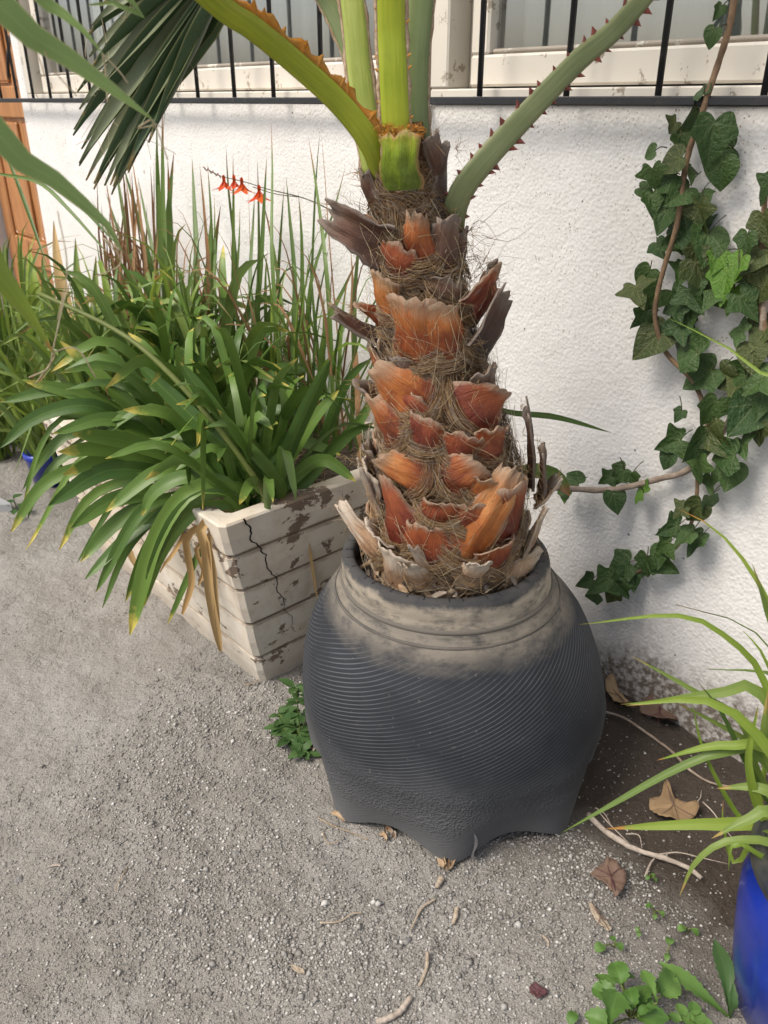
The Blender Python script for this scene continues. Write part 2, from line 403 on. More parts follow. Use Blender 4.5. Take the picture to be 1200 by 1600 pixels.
def m_ground():
    a = NT('gritty_dirt'); ob = a.coord()
    big = a.noise(ob, 1.6, 5, .6); med = a.noise(ob, 9, 6, .7); fin = a.noise(ob, 140, 4, .7); gv = a.n('TexVoronoi', Vector=ob, Scale=330)
    col = a.ramp(big, [(.36, (.275, .255, .228)), (.5, (.33, .312, .285)), (.64, (.39, .375, .352))])
    col = a.mix(a.math('MULTIPLY', a.ramp(med, [(.4, 0.0), (.7, 1.0)]), .35), col, (.26, .235, .20))
    col = a.mix(a.math('MULTIPLY', a.ramp(fin, [(.5, 0.0), (.68, 1.0)]), .30), col, (.16, .15, .14))
    col = a.mix(a.ramp(gv.outputs['Color'], [(.80, 0.0), (.86, .35)]), col, (.42, .41, .39))
    # damp, dark humus soil along wall foot; widened to paint in shade behind pot
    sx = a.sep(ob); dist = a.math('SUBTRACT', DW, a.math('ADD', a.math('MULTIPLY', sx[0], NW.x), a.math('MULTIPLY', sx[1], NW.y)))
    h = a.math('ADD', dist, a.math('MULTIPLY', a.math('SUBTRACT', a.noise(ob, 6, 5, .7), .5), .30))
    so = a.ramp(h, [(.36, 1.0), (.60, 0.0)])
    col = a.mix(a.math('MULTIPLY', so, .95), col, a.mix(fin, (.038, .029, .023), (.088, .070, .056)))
    b = a.bump(gv.outputs['Distance'], .6, .0025); b = a.bump(fin, .8, .004, b); b = a.bump(a.noise(ob, 48, 5, .7), 1.0, .014, b); b = a.bump(med, .6, .014, b)
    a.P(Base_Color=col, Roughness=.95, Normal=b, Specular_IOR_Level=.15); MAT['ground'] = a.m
m_ground()
def m_gravel():
    a = NT('grit'); at = a.n('Attribute'); at.attribute_name = 'shade'
    a.P(Base_Color=a.ramp(at.outputs['Fac'], [(0, (.17, .16, .145)), (.4, (.28, .268, .248)), (.85, (.38, .366, .342)), (1, (.58, .565, .54))]), Roughness=.9, Specular_IOR_Level=.2); MAT['gravel'] = a.m
m_gravel()
def m_tyre():
    a = NT('weathered_rubber'); uv = a.coord('UV'); x = a.sep(uv); ob = a.coord()
    u, v = x[0], x[1]                                     # u: metres round, v: metres down from lip
    wob = a.math('MULTIPLY', a.noise(ob, 2.2, 1), .06)
    ph = a.math('ADD', a.math('ADD', a.math('MULTIPLY', v, .92), a.math('MULTIPLY', u, .36)), wob)
    saw = a.math('FRACT', a.math('MULTIPLY', ph, 135.0))
    ridge = a.ramp(saw, [(.0, 0.0), (.42, 0.0), (.56, 1.0), (.62, 1.0), (.78, 0.0)])
    zone = a.ramp(a.math('ADD', v, a.math('MULTIPLY', a.math('SUBTRACT', a.noise(ob, 5, 3), .5), .05)), [(.10, 0.0), (.14, 1.0), (.33, 1.0), (.36, .12), (.42, .12), (.45, .8)])
    pebz = a.ramp(v, [(.32, 0.0), (.36, 1.0), (.42, 1.0), (.46, 0.0)])
    rz = a.math('MULTIPLY', ridge, zone)
    big = a.noise(ob, 4.5, 5, .6)
    col = a.ramp(big, [(.3, (.022, .0245, .030)), (.55, (.034, .0375, .044)), (.75, (.056, .060, .067))])
    fade = a.ramp(a.math('ADD', v, a.math('MULTIPLY', big, .08)), [(.34, 0.0), (.54, .85)])
    col = a.mix(fade, col, (.145, .147, .150))
    col = a.mix(a.math('MULTIPLY', rz, a.ramp(a.noise(ob, 6, 4), [(.30, .08), (.66, .62)])), col, (.17, .177, .19))
    # dried mud on neck and shoulder
    mn = a.math('MULTIPLY', a.math('SUBTRACT', a.noise(ob, 8, 6, .7), .5), .05)
    mud = a.ramp(a.math('ADD', v, mn), [(.012, .1), (.022, 1.0), (.050, 1.0), (.062, .5), (.080, .6), (.105, .25), (.125, 0.0)])
    strk = a.ramp(a.noise(a.mapping(uv, (12, 40, 1)), 1.0, 5, .7), [(.46, 1.0), (.68, .2)])
    col = a.mix(a.math('MULTIPLY', mud, strk), col, (.36, .315, .25))
    col = a.mix(a.ramp(a.noise(ob, 90, 3), [(.66, 0.0), (.75, .35)]), col, (.22, .21, .20))
    b = a.bump(rz, .28, .0015); b = a.bump(a.math('MULTIPLY', a.vor(ob, 210), pebz), .8, .003, b); b = a.bump(a.noise(ob, 30, 5), .3, .004, b)
    a.P(Base_Color=col, Roughness=a.math('ADD', .68, a.math('MULTIPLY', big, .2)), Normal=b, Specular_IOR_Level=.2); MAT['tyre'] = a.m
m_tyre()
def m_leafbase(name, ramp, dry=(.40, .30, .21), rough=.42, drypos=.72):
    a = NT(name); uv = a.coord('UV'); x = a.sep(uv); ob = a.coord(); rn = a.n('ObjectInfo').outputs['Random']
    st = a.noise(a.mapping(uv, (16, 2.2, 1)), 1.0, 5, .7, .4); bl = a.noise(ob, 26, 4, .6)
    f = a.math('ADD', a.math('MULTIPLY', x[1], .55), a.math('ADD', a.math('MULTIPLY', a.math('SUBTRACT', st, .5), .55), a.math('ADD', a.math('MULTIPLY', a.math('SUBTRACT', bl, .5), .8), a.math('MULTIPLY', rn, .35))))
    col = a.ramp(f, ramp)
    edge = a.math('MULTIPLY', a.math('ABSOLUTE', a.math('SUBTRACT', x[0], .5)), 2.0)
    dr = a.math('MAXIMUM', a.ramp(a.math('ADD', x[1], a.math('MULTIPLY', a.math('SUBTRACT', st, .5), .5)), [(drypos, 0.0), (min(.99, drypos + .3), .9)]), a.ramp(a.math('ADD', edge, a.math('MULTIPLY', a.math('SUBTRACT', st, .5), .5)), [(.82, 0.0), (1.0, .9)]))
    col = a.mix(dr, col, a.mix(st, tuple(c * .55 for c in dry), dry))
    a.P(Base_Color=col, Roughness=a.math('ADD', rough - .12, a.math('MULTIPLY', bl, .35)), Normal=a.bump(a.noise(ob, 45, 5, .7), .6, .004, a.bump(st, .9, .004)), Specular_IOR_Level=.45); MAT[name] = a.m
m_leafbase('base_orange', [(.08, (.075, .016, .008)), (.30, (.22, .050, .014)), (.58, (.42, .135, .030)), (.95, (.54, .26, .085))])
m_leafbase('base_red', [(.1, (.050, .010, .008)), (.35, (.16, .030, .014)), (.7, (.31, .078, .024)), (1, (.42, .15, .045))], drypos=.85)
m_leafbase('base_dark', [(.1, (.035, .018, .012)), (.5, (.10, .045, .028)), (1, (.20, .11, .07))], dry=(.27, .22, .18))
m_leafbase('base_pale', [(.1, (.30, .17, .09)), (.5, (.45, .30, .19)), (1, (.58, .46, .34))], dry=(.62, .53, .43), rough=.7, drypos=.5)
m_leafbase('base_green', [(.1, (.10, .15, .010)), (.35, (.20, .28, .015)), (.6, (.27, .30, .02)), (1, (.30, .22, .03))], dry=(.45, .25, .10), rough=.35, drypos=.9)
def m_petiole(name, c0, c1, rough=.38):
    a = NT(name); uv = a.coord('UV'); st = a.noise(a.mapping(uv, (22, 3, 1)), 1.0, 4, .6); ob = a.coord(); n = a.noise(ob, 8, 4)
    col = a.mix(a.ramp(a.math('ADD', a.math('MULTIPLY', st, .5), a.math('MULTIPLY', n, .5)), [(.35, 0.0), (.65, 1.0)]), c0, c1)
    col = a.mix(a.ramp(a.noise(a.mapping(uv, (30, 6, 1)), 1.0, 3), [(.68, 0.0), (.78, .5)]), col, (.16, .12, .03))
    a.P(Base_Color=col, Roughness=rough, Normal=a.bump(st, .3, .001), Subsurface_Weight=.08, Specular_IOR_Level=.45); MAT[name] = a.m
m_petiole('petiole_lime', (.20, .275, .012), (.36, .41, .030)); m_petiole('petiole_pale', (.25, .32, .055), (.42, .47, .13)); m_petiole('petiole_grey', (.125, .175, .065), (.20, .245, .105))
m_petiole('petiole_olive', (.095, .130, .050), (.175, .205, .095), .45)
def m_trunk():
    a = NT('palm_fibre_mat'); uv = a.coord('UV'); ob = a.coord()
    s1 = a.noise(a.mapping(uv, (7, 160, 1), (0, 0, .5)), 1.0, 5, .7, .6); s2 = a.noise(a.mapping(uv, (9, 150, 1), (0, 0, -.4)), 1.0, 5, .7, .6)
    h = a.math('MULTIPLY', s1, s2)
    col = a.ramp(h, [(.12, (.045, .026, .015)), (.25, (.15, .085, .045)), (.40, (.30, .20, .12))])
    a.P(Base_Color=col, Roughness=.9, Normal=a.bump(h, .9, .006), Specular_IOR_Level=.15); MAT['trunk'] = a.m
m_trunk()

# ------------------------------------------------------------------ ground (one sheet, fine near the camera) and grit
def axis(a0, a1, st, far):
    c = list(np.arange(a0, a1 + 1e-6, st)); g = st
    lo, hi = a0, a1
    while hi < far: g *= 1.35; hi += g; c.append(hi)
    g = st
    while lo > -far: g *= 1.35; lo -= g; c.insert(0, lo)
    return c
def gz(x, y):
    v = Vector((x, y, 0))
    return .010 * noise.noise(v * 3.1) + .009 * noise.noise(v * 9 + Vector((3, 1, 0))) + .0055 * noise.noise(v * 23) + .0045 * max(0, noise.noise(v * 52) - .12) - .004
xs, ys = axis(-1.7, 1.2, .0095, 60), axis(.5, 3.2, .0095, 60)
vv = [(x, y, gz(x, y) if (-3 < x < 3 and -1 < y < 5) else -.004) for y in ys for x in xs]
nx = len(xs); ff = [(j*nx+i, j*nx+i+1, (j+1)*nx+i+1, (j+1)*nx+i) for j in range(len(ys)-1) for i in range(nx-1)]
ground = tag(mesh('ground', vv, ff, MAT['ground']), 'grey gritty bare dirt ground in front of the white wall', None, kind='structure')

def gravel():
    rg = np.random.default_rng(5); pts = []; N = 52000
    def dens(x, y):
        d = DW - (NW.x * x + NW.y * y); s = EW.x * x + EW.y * y
        if d < .01: return 0
        n = noise.noise(Vector((x * 2.3, y * 2.3, 4))) * .5 + .5; n2 = noise.noise(Vector((x * 7, y * 7, 9))) * .5 + .5
        near = max(0, 1 - abs(math.hypot(x - .0, y - 1.35) - .42) / .42)
        dk = .10 if (d < .42 and s > -1.2) else 1.0
        return dk * min(1, .03 + 1.1 * max(0, n - .42) * (.1 + 1.4 * n2) + .75 * near ** 1.4 * (.4 + n2))
    tries = 0
    while len(pts) < N and tries < 400000:
        tries += 1
        Y = .55 + 2.6 * rg.random() ** 1.6; X = (rg.random() * 1.25 - .72) * (Y * .75 + .35) * 1.3
        if rg.random() < dens(X, Y): pts.append((X, Y))
    pts = np.array(pts); n = len(pts)
    nr = np.clip(1 - np.abs(np.hypot(pts[:, 0], pts[:, 1] - 1.35) - .42) / .42, 0, 1); sz = (.0008 + .0017 * rg.random(n) ** 2.2) * (1 + .45 * nr); bigm = rg.random(n) < .012; sz[bigm] *= 1.9
    octa = np.array([(1, 0, 0), (0, 1, 0), (-1, 0, 0), (0, -1, 0), (0, 0, .75), (0, 0, -.6)], float)
    v = np.repeat(octa[None], n, 0) * (1 + (rg.random((n, 6, 1)) - .5) * .8)
    ang = rg.random(n) * 6.283; ca, sa = np.cos(ang)[:, None], np.sin(ang)[:, None]
    vx = v[..., 0] * ca - v[..., 1] * sa; vy = v[..., 0] * sa + v[..., 1] * ca; vz = v[..., 2] + vx * (rg.random((n, 1)) - .5)
    zz = np.array([gz(x, y) for x, y in pts])
    V = np.stack([vx * sz[:, None] * 1.25 + pts[:, :1], vy * sz[:, None] * 1.25 + pts[:, 1:], vz * sz[:, None] + zz[:, None] + sz[:, None] * .3], -1).reshape(-1, 3)
    of = np.array([(0, 1, 4), (1, 2, 4), (2, 3, 4), (3, 0, 4), (1, 0, 5), (2, 1, 5), (3, 2, 5), (0, 3, 5)])
    F = (of[None] + 6 * np.arange(n)[:, None, None]).reshape(-1, 3)
    me = bpy.data.meshes.new('gravel'); me.vertices.add(len(V)); me.vertices.foreach_set('co', V.ravel().astype(np.float32))
    me.loops.add(F.size); me.loops.foreach_set('vertex_index', F.ravel().astype(np.int32)); me.polygons.add(len(F))
    me.polygons.foreach_set('loop_start', np.arange(0, F.size, 3, dtype=np.int32)); me.update(calc_edges=True); me.validate()
    at = me.attributes.new('shade', 'FLOAT', 'POINT'); at.data.foreach_set('value', np.repeat(rg.random(n) ** 1.1, 6).astype(np.float32))
    me.materials.append(MAT['gravel']); o = bpy.data.objects.new('gravel', me); COL.objects.link(o)
    tag(o, 'loose grey and white grit scattered over the dirt', 'gravel', kind='stuff')
gravel()

# ------------------------------------------------------------------ house front: wall, windows, door
SILL = 1.292
house = thing('house', 'white stucco house front with painted window frames and wooden door', 'house')
s_seam = s_of(667); s_door = s_of(33); S_END = 3.2; LEFT = -6.6; WT = .22; ZT = 2.95
sL0, sL1 = s_of(46), s_of(655); sR0, sR1 = s_of(690), .35; WTOP = 2.42
def wallbox(s0, s1, z0, z1, d0=-WT, d1=0.0): return box('wall', MAT['wall'], house, s0, s1, d0, d1, z0, z1, b=.004)
wallbox(s_door, s_seam, -.1, SILL); wallbox(s_seam + .003, S_END, -.1, SILL - .001, d1=-.006)
wallbox(s_door, sL0, SILL + .001, WTOP); wallbox(sR1, S_END, SILL + .001, WTOP, d1=-.006)
wallbox(s_door, S_END, WTOP + .001, ZT); wallbox(LEFT, s_door - .95, -.1, ZT); wallbox(s_door - .949, s_door - .001, 2.12, ZT)
# a room behind the panes
RM = MAT['room_wall']
box('room_wall', RM, house, LEFT, S_END, -2.3, -2.2, 0, ZT); box('room_wall', RM, house, LEFT, LEFT + .1, -2.199, -WT - .001, 0, ZT)
box('room_wall', RM, house, S_END - .1, S_END, -2.199, -WT - .001, 0, ZT); box('room_floor', RM, house, LEFT + .101, S_END - .101, -2.199, -WT - .001, .02, .06)
box('roof', MAT['frame_paint'], house, LEFT, S_END, -2.3, .12, ZT + .001, ZT + .12)
FP = MAT['frame_paint']
def window(s0, s1, nsash, mull):
    wobj = box('window', FP, house, s0, s1, -.10, .006, SILL + .002, SILL + .030, b=.003)      # sill board, the window's own base
    box('frame', FP, wobj, s0, s0 + .055, -.10, .008, SILL + .031, WTOP - .056); box('frame', FP, wobj, s1 - .055, s1, -.10, .008, SILL + .031, WTOP - .056)
    box('frame', FP, wobj, s0, s1, -.10, .008, WTOP - .055, WTOP - .001)
    a0, a1 = s0 + .056, s1 - .056
    box('reveal', MAT['reveal'], wobj, a0, a0 + .028, -.13, -.060, SILL + .031, WTOP - .056); a0 += .029
    cuts = [a0] + mull + [a1]
    for i in range(len(cuts) - 1):
        b0, b1 = cuts[i] + .002, cuts[i + 1] - .002; zb, zt = SILL + .034, WTOP - .058; D0, D1 = -.072, -.030; st = .052
        box('sash', FP, wobj, b0, b1, D0, D1, zb, zb + .062, b=.005); box('sash', FP, wobj, b0, b1, D0, D1, zt - .05, zt, b=.005)
        box('sash', FP, wobj, b0, b0 + st, D0, D1, zb + .0625, zt - .0505, b=.005); box('sash', FP, wobj, b1 - st, b1, D0, D1, zb + .0625, zt - .0505, b=.005)
        box('putty', MAT['putty'], wobj, b0 + st + .001, b1 - st - .001, -.058, -.040, zb + .0626, zb + .073, b=.004)
        box('pane', MAT['glass'], wobj, b0 + st + .0005, b1 - st - .0005, -.060, -.0585, zb + .0735, zt - .051, b=.0003)
    return wobj
window(sL0 + .002, sL1, 2, [s_of(225)]); window(sR0 - .032, sR1 - .002, 1, [s_of(1275)])
# door, recessed
dm = MAT['door']; D0 = -.16; d1 = s_door - .012; dL = d1 - .93
door = box('door', dm, house, dL + .001, d1 - .001, D0 - .045, D0, .03, 2.11, b=.004)
for a0, a1, z0, z1 in ((dL + .002, dL + .12, .04, 2.10), (d1 - .135, d1 - .045, .04, 2.10)): box('stile', dm, door, a0, a1, D0 + .001, D0 + .022, z0, z1, b=.006)
for z0, z1 in ((.05, .26), (.50, .64), (1.22, 1.36), (1.97, 2.095)): box('rail', dm, door, dL + .121, d1 - .136, D0 + .001, D0 + .021, z0, z1, b=.006)
for z0, z1 in ((.275, .485), (.655, 1.205), (1.375, 1.955)):
    for q0, q1 in ((dL + .14, dL + .43), (dL + .50, d1 - .155)): box('panel', dm, door, q0, q1, D0 + .001, D0 + .014, z0, z1, b=.011)
box('jamb', dm, door, d1 - .040, d1 - .002, D0 + .001, -.02, .03, 2.105, b=.003)
hp = [Wp(16, y, D0 + .022 + q) for y, q in ((58, .0), (66, .035), (80, .05), (98, .05), (112, .045), (122, .03), (116, .012))]
hh = [p + EW * (-.03 + .02 * abs(i - 3) / 3) for i, p in enumerate(hp)]
v, f, uv = tube(spline(hh, 18), .008, 8); mesh('handle', v, f, MAT['iron'], door, uv)

# grille of welded bars
gr = thing('window_grille', 'black welded iron grille of thin vertical bars along the window sill', 'grille')
DG = .045
def gbar(name, s0, s1, z0, z1, r): return box(name, MAT['iron'], gr, s0, s1, DG - r, DG + r, z0, z1, b=.0025)
gbar('rail', s_of(-40, DG), S_END - .4, 1.290, 1.306, .008); gbar('rail', s_of(-40, DG), S_END - .4, 2.30, 2.316, .008)
bars = [3, 28, 53, 80, 112, 143, 178, 217, 261, 310, 367, 428, 503, 620, 749, 884, 1027, 1192]
svals = [s_of(x, DG) for x in bars]; step = svals[-1] - svals[-2]
while svals[-1] < S_END - .6: svals.append(svals[-1] + step)
for s in svals:
    v, f, uv = tube([W(s, DG, 1.3062), W(s, DG, 1.80), W(s, DG, 2.2998)], .0062, 8); mesh('bar', v, f, MAT['iron'], gr, uv)
for s in (svals[0] + .05, s_seam, S_END - .45): box('bracket', MAT['iron'], gr, s, s + .014, -.004, DG - .0082, 1.291, 1.305, b=.002)

# curtains and a notice behind the left window
def curtain(s0, s1, mat, label, seed, amp=.018, d=-.15):
    rr = random.Random(seed); n = int((s1 - s0) / .012); v = []; f = []; ph = rr.random() * 9
    for i in range(n + 1):
        s = lerp(s0, s1, i / n); o = amp * math.sin(s * 55 + ph + 2 * math.sin(s * 9)) + .006 * math.sin(s * 140)
        for j in range(7):
            z = lerp(SILL + .04, 2.40, j / 6); v.append(W(s + .006 * math.sin(z * 9 + s * 20), d + o * (1.15 - .25 * j / 6), z))
    for i in range(n):
        for j in range(6): a = i*7 + j; f.append((a, a+1, a+8, a+7))
    return tag(mesh('curtain', v, f, MAT[mat]), label, 'curtain')
curtain(s_of(50, -.15), s_of(180, -.15), 'curtain', 'grey gathered curtain behind the window pane next to the wooden door', 3)
curtain(s_of(225, -.15), s_of(560, -.15), 'curtain', 'dim grey curtain behind the window pane left of the palm stalks', 4)
curtain(s_of(812, -.15), .28, 'curtain', 'pale grey curtain drawn across the window above the ivy', 5)
sp0, sp1 = s_of(163, -.10), s_of(217, -.10)
poster = tag(box('notice', MAT['paper'], None, sp0, sp1, -.105, -.102, SILL + .05, 1.80, b=.0008), 'white paper notice with teal lettering behind the window pane', 'notice')
def letters(txt, s, z, size, width):
    cu = bpy.data.curves.new('lettering', 'FONT'); cu.body = txt; cu.size = size; cu.extrude = .0006
    tmp = bpy.data.objects.new('tmp', cu); COL.objects.link(tmp); bpy.context.view_layer.update()
    me = bpy.data.meshes.new_from_object(tmp); bpy.data.objects.remove(tmp)
    xs_ = [q.co.x for q in me.vertices]; k = width / (max(xs_) - min(xs_))
    for q in me.vertices: q.co = W(s + q.co.x * k, -.1005 + q.co.z, z + q.co.y)
    me.materials.append(MAT['teal_print']); o = bpy.data.objects.new('lettering', me); COL.objects.link(o); o.parent = poster
wd_ = sp1 - sp0
for t, z in (('DOSXOLISTA DE', 1.615), ('YO', 1.52), ('ACH', 1.43), ('RQU', 1.36)): letters(t, sp0 + .02, z, .062, wd_ * (.86 if len(t) > 4 else .34))

# ------------------------------------------------------------------ old concrete planter
pl = thing('planter_box', 'long tapered planter box with peeling cream paint and stepped courses', 'planter')
PH = .49; pb = (-2.34, -1.42, .14, .632); pt = (-2.39, -1.38, .07, .728)
def rect(z):
    t = z / PH; return [lerp(a, b, t) for a, b in zip(pb, pt)]
zc = [0, .085, .195, .30, .40, PH]
def ring_course(z0, z1, first, last):
    v = []; f = []; rings = []
    rr = random.Random(int(z0 * 1000) + 3)
    def ring(z, off, inset=0):
        s0, s1, d0, d1 = rect(z); s0 -= off; s1 += off; d0 -= off; d1 += off; b = .012; r = []
        for (cs, cdv, a, bb) in ((s0, d0, 1, 1), (s1, d0, -1, 1), (s1, d1, -1, -1), (s0, d1, 1, -1)):
            p1 = (cs + a * b, cdv), (cs, cdv + bb * b)
            q = p1 if (a * bb) < 0 else p1[::-1]
            r += list(q)
        # subdivide the sides for slight unevenness
        out = []
        for i in range(8):
            a, c = r[i], r[(i + 1) % 8]; m = 10 if i % 2 else 2
            for k in range(m):
                t = k / m; s, d = lerp(a[0], c[0], t), lerp(a[1], c[1], t)
                e = .0022 * noise.noise(Vector((s * 14, d * 14, z * 14)))
                out.append(W(s + e, d + e, max(z, -.02)))
        return out
    g = .007; zs_ = [(z0, -.006), (z0 + .002, -.006), (z0 + g + .001, 0), (lerp(z0, z1, .5), .0015), (z1 - .005, .0), (z1 - .0005, -.004)]
    if first: zs_ = [(-.02, 0), (z0 + .02, 0), (lerp(z0, z1, .5), .0015), (z1 - .007, 0), (z1 - .0005, -.006)]
    if last: zs_ += [(z1, -.014), (z1 - .002, -.045), (z1 - .06, -.05)]
    else: zs_ += [(z1 - .0005, -.05)]
    for z, o in zs_: rings.append(ring(z, o))
    n = len(rings[0])
    for r in rings: v += r
    for i in range(len(rings) - 1):
        for k in range(n): a, b = i*n + k, i*n + (k+1) % n; f.append((a, b, b + n, a + n))
    return fix_normals(mesh('course', v, f, MAT['planter'], pl, smooth=False))
for i in range(5): ring_course(zc[i], zc[i + 1], i == 0, i == 4)
# crack down the short end
ck = [(-.055, .492), (-.07, .462), (-.060, .435), (-.083, .40), (-.098, .37), (-.090, .335), (-.112, .30), (-.105, .27), (-.122, .235), (-.118, .205), (-.135, .17), (-.128, .14), (-.14, .11)]
ck2 = []
for i in range(len(ck) - 1):
    for k in range(4): t = k / 4; ck2.append((lerp(ck[i][0], ck[i+1][0], t) * .8 - .012 + rnd.uniform(-.004, .004), lerp(ck[i][1], ck[i+1][1], t)))
ck = ck2; v = []; f = []
for i, (dd, z) in enumerate(ck):
    s1 = rect(z)[1] + .0024; dmx = rect(z)[3]; wk = .0020 * (1 - i / 48) + .0004
    v += [W(s1, dmx + dd - wk, z), W(s1, dmx + dd + wk, z)]
    if i: a = 2*i - 2; f.append((a, a+1, a+3, a+2))
mesh('crack', v, f, MAT['crack'], pl, smooth=False)
s0, s1, d0, d1 = rect(.45); n1, n2 = 50, 26; v = []; f = []
for i in range(n1 + 1):
    for j in range(n2 + 1):
        s, d = lerp(s0 + .045, s1 - .045, i / n1), lerp(d0 + .045, d1 - .045, j / n2); v.append(W(s, d, .452 + .014 * noise.noise(Vector((s * 25, d * 25, 0)))))
for i in range(n1):
    for j in range(n2): a = i*(n2+1) + j; f.append((a, a+1, a+n2+2, a+n2+1))
mesh('soil', v, f, MAT['soil'], pl)

# ------------------------------------------------------------------ pot made from a tyre turned inside out
PC = Vector((.150, 1.415, 0)); PT = .52
pot = thing('tyre_pot', 'dark grey pot made from an inside-out tyre with a pointed scalloped skirt', 'pot')
RP = [(.520, .186), (.519, .194), (.510, .2015), (.497, .204), (.480, .2035), (.462, .207), (.448, .216), (.430, .232), (.405, .252), (.37, .275), (.33, .293), (.28, .308), (.22, .317), (.16, .320), (.10, .316), (.05, .307), (0, .297)]
zsP = [a for a, b in RP][::-1]; rsP = [b for a, b in RP][::-1]
PHI0 = R(-94)
def potpoint(th, z01, off=0.0):
    ph = (th - PHI0) * 4; edge = .038 * abs(math.sin(ph)) ** .9
    z = lerp(edge, PT, z01); r = interp(z, zsP, rsP)
    low = max(0, (.24 - z) / .24)
    r += low ** 1.4 * (.016 * abs(math.cos(ph)) ** 3 - .022 * abs(math.sin(ph)) ** 2)
    r += .004 * noise.noise(Vector((math.cos(th) * 2, math.sin(th) * 2, z * 5))) * (1 if z < .44 else .2)
    sh = (PT - z) / PT; cx = lerp(.119, PC.x, min(1, sh * 1.4)); cy = lerp(1.408, PC.y, min(1, sh * 1.4))
    return Vector((cx + (r + off) * math.cos(th), cy + (r + off) * math.sin(th), z - .004))
NTH, NZ = 240, 70; v = []; f = []; uv = []
zz01 = [1 - (1 - (j / NZ)) ** 1.0 for j in range(NZ + 1)]
zz01 = sorted(set([j / NZ for j in range(NZ + 1)] + [.90, .91, .93, .94, .96, .97, .98, .99, .995, .998]))
for z01 in zz01:
    for k in range(NTH):
        th = 2 * math.pi * k / NTH; v.append(potpoint(th, z01)); uv.append((th * .3, PT - v[-1].z))
NZ = len(zz01) - 1
inner = [(.180, .519), (.176, .510), (.180, .48), (.195, .44), (.20, .38)]
for r, z in inner:
    for k in range(NTH): th = 2*math.pi*k/NTH; v.append(Vector((.119 + r*math.cos(th), 1.408 + r*math.sin(th), z - .004))); uv.append((th * .3, 0.0))
for j in range(NZ + len(inner)):
    for k in range(NTH): a, b = j*NTH + k, j*NTH + (k+1) % NTH; f.append((a, b, b + NTH, a + NTH))
body = mesh('body', v, f, MAT['tyre'], pot, uv)
# short radial cuts on the lip, moulded bead ring, skirt flap
for k in range(34):
    th = 2*math.pi*(k + rnd.random()*.5)/34; c = Vector((.119, 1.408, 0)); a, b = c + Vector((math.cos(th)*.1785, math.sin(th)*.1785, .5163)), c + Vector((math.cos(th)*.194, math.sin(th)*.194, .5163))
    s = Vector((-math.sin(th), math.cos(th), 0)) * .0009
    mesh('lip_cut', [a - s, a + s, b + s, b - s], [(0, 1, 2, 3)], MAT['crack'], pot, smooth=False)
for zr, rr_ in ((.462, .0035), (.440, .0025)):
    pts = []
    v = []; f = []; m = 160
    for k in range(m):
        th = 2*math.pi*k/m; ed_ = .038 * abs(math.sin((th - PHI0) * 4)) ** .9; c = potpoint(th, (zr - ed_) / (PT - ed_))
        for q in range(6):
            aa = 2*math.pi*q/6; v.append(c + Vector((math.cos(th)*math.cos(aa)*rr_, math.sin(th)*math.cos(aa)*rr_, math.sin(aa)*rr_*1.6)))
    for k in range(m):
        for q in range(6): a = k*6+q; b = k*6+(q+1)%6; c2 = ((k+1)%m)*6; f.append((a, b, c2+(q+1)%6, c2+q))
    mesh('bead_ring', v, f, MAT['tyre'], pot, [(0.1, PT - zr + .02)] * len(v))
fl = [potpoint(R(-94 + 3.5), .0) + Vector((.012, .004, .075)), potpoint(R(-94 + 5), 0) + Vector((.012, .006, .035)), potpoint(R(-94 + 5), 0) + Vector((.010, .004, .0))]
v, f, uv = leaf_data(fl, .03, prof='ribbon', n=8, roll=R(60)); mesh('skirt_flap', v, f, MAT['tyre'], pot, [(.2, .5)] * len(v))
lathe('soil', [(.001, .455), (.08, .46), (.15, .452), (.196, .445)], MAT['soil'], pot, (.119, 1.408, 0), 48)

# ------------------------------------------------------------------ palm: trunk
palm = thing('fan_palm', 'young fan palm with shaggy orange leaf bases growing from the tyre pot', 'palm')
AZ = [.30, .48, .70, .85, .963, 1.07, 1.17, 1.30]
AX = [.127, .127, .123, .096, .076, .056, .036, .028]; AR = [.140, .150, .128, .096, .076, .064, .050, .034]
AY = [1.410, 1.410, 1.410, 1.410, 1.410, 1.410, 1.410, 1.410]
def tax(z): return Vector((interp(z, AZ, AX), interp(z, AZ, AY), z))
def tr(z): return interp(z, AZ, AR)
v = []; f = []; uv = []; m = 64; nzt = 90
for j in range(nzt + 1):
    z = lerp(.40, 1.27, j / nzt); c = tax(z)
    for k in range(m):
        th = 2*math.pi*k/m; nn = noise.noise(Vector((math.cos(th)*3, math.sin(th)*3, z*14))); r = tr(z) * (1 + .07 * nn) - .008
        v.append(c + Vector((math.cos(th)*r, math.sin(th)*r, 0))); uv.append((th * .2 + z * .1, z))
for j in range(nzt):
    for k in range(m): a, b = j*m+k, j*m+(k+1)%m; f.append((a, b, b+m, a+m))
mesh('trunk', v, f, MAT['trunk'], palm, uv)
def trunk_hit(px, py, extra=0.0):
    d = ray(px, py); best = (9, None); 
    for i in range(420):
        Y = 1.15 + i * .0012; p = CAM + d * (Y / d.y); c = tax(p.z); e = math.hypot(p.x - c.x, p.y - c.y) - (tr(p.z) + extra)
        if e <= 0: return p
        if e < best[0]: best = (e, p)
    return best[1]
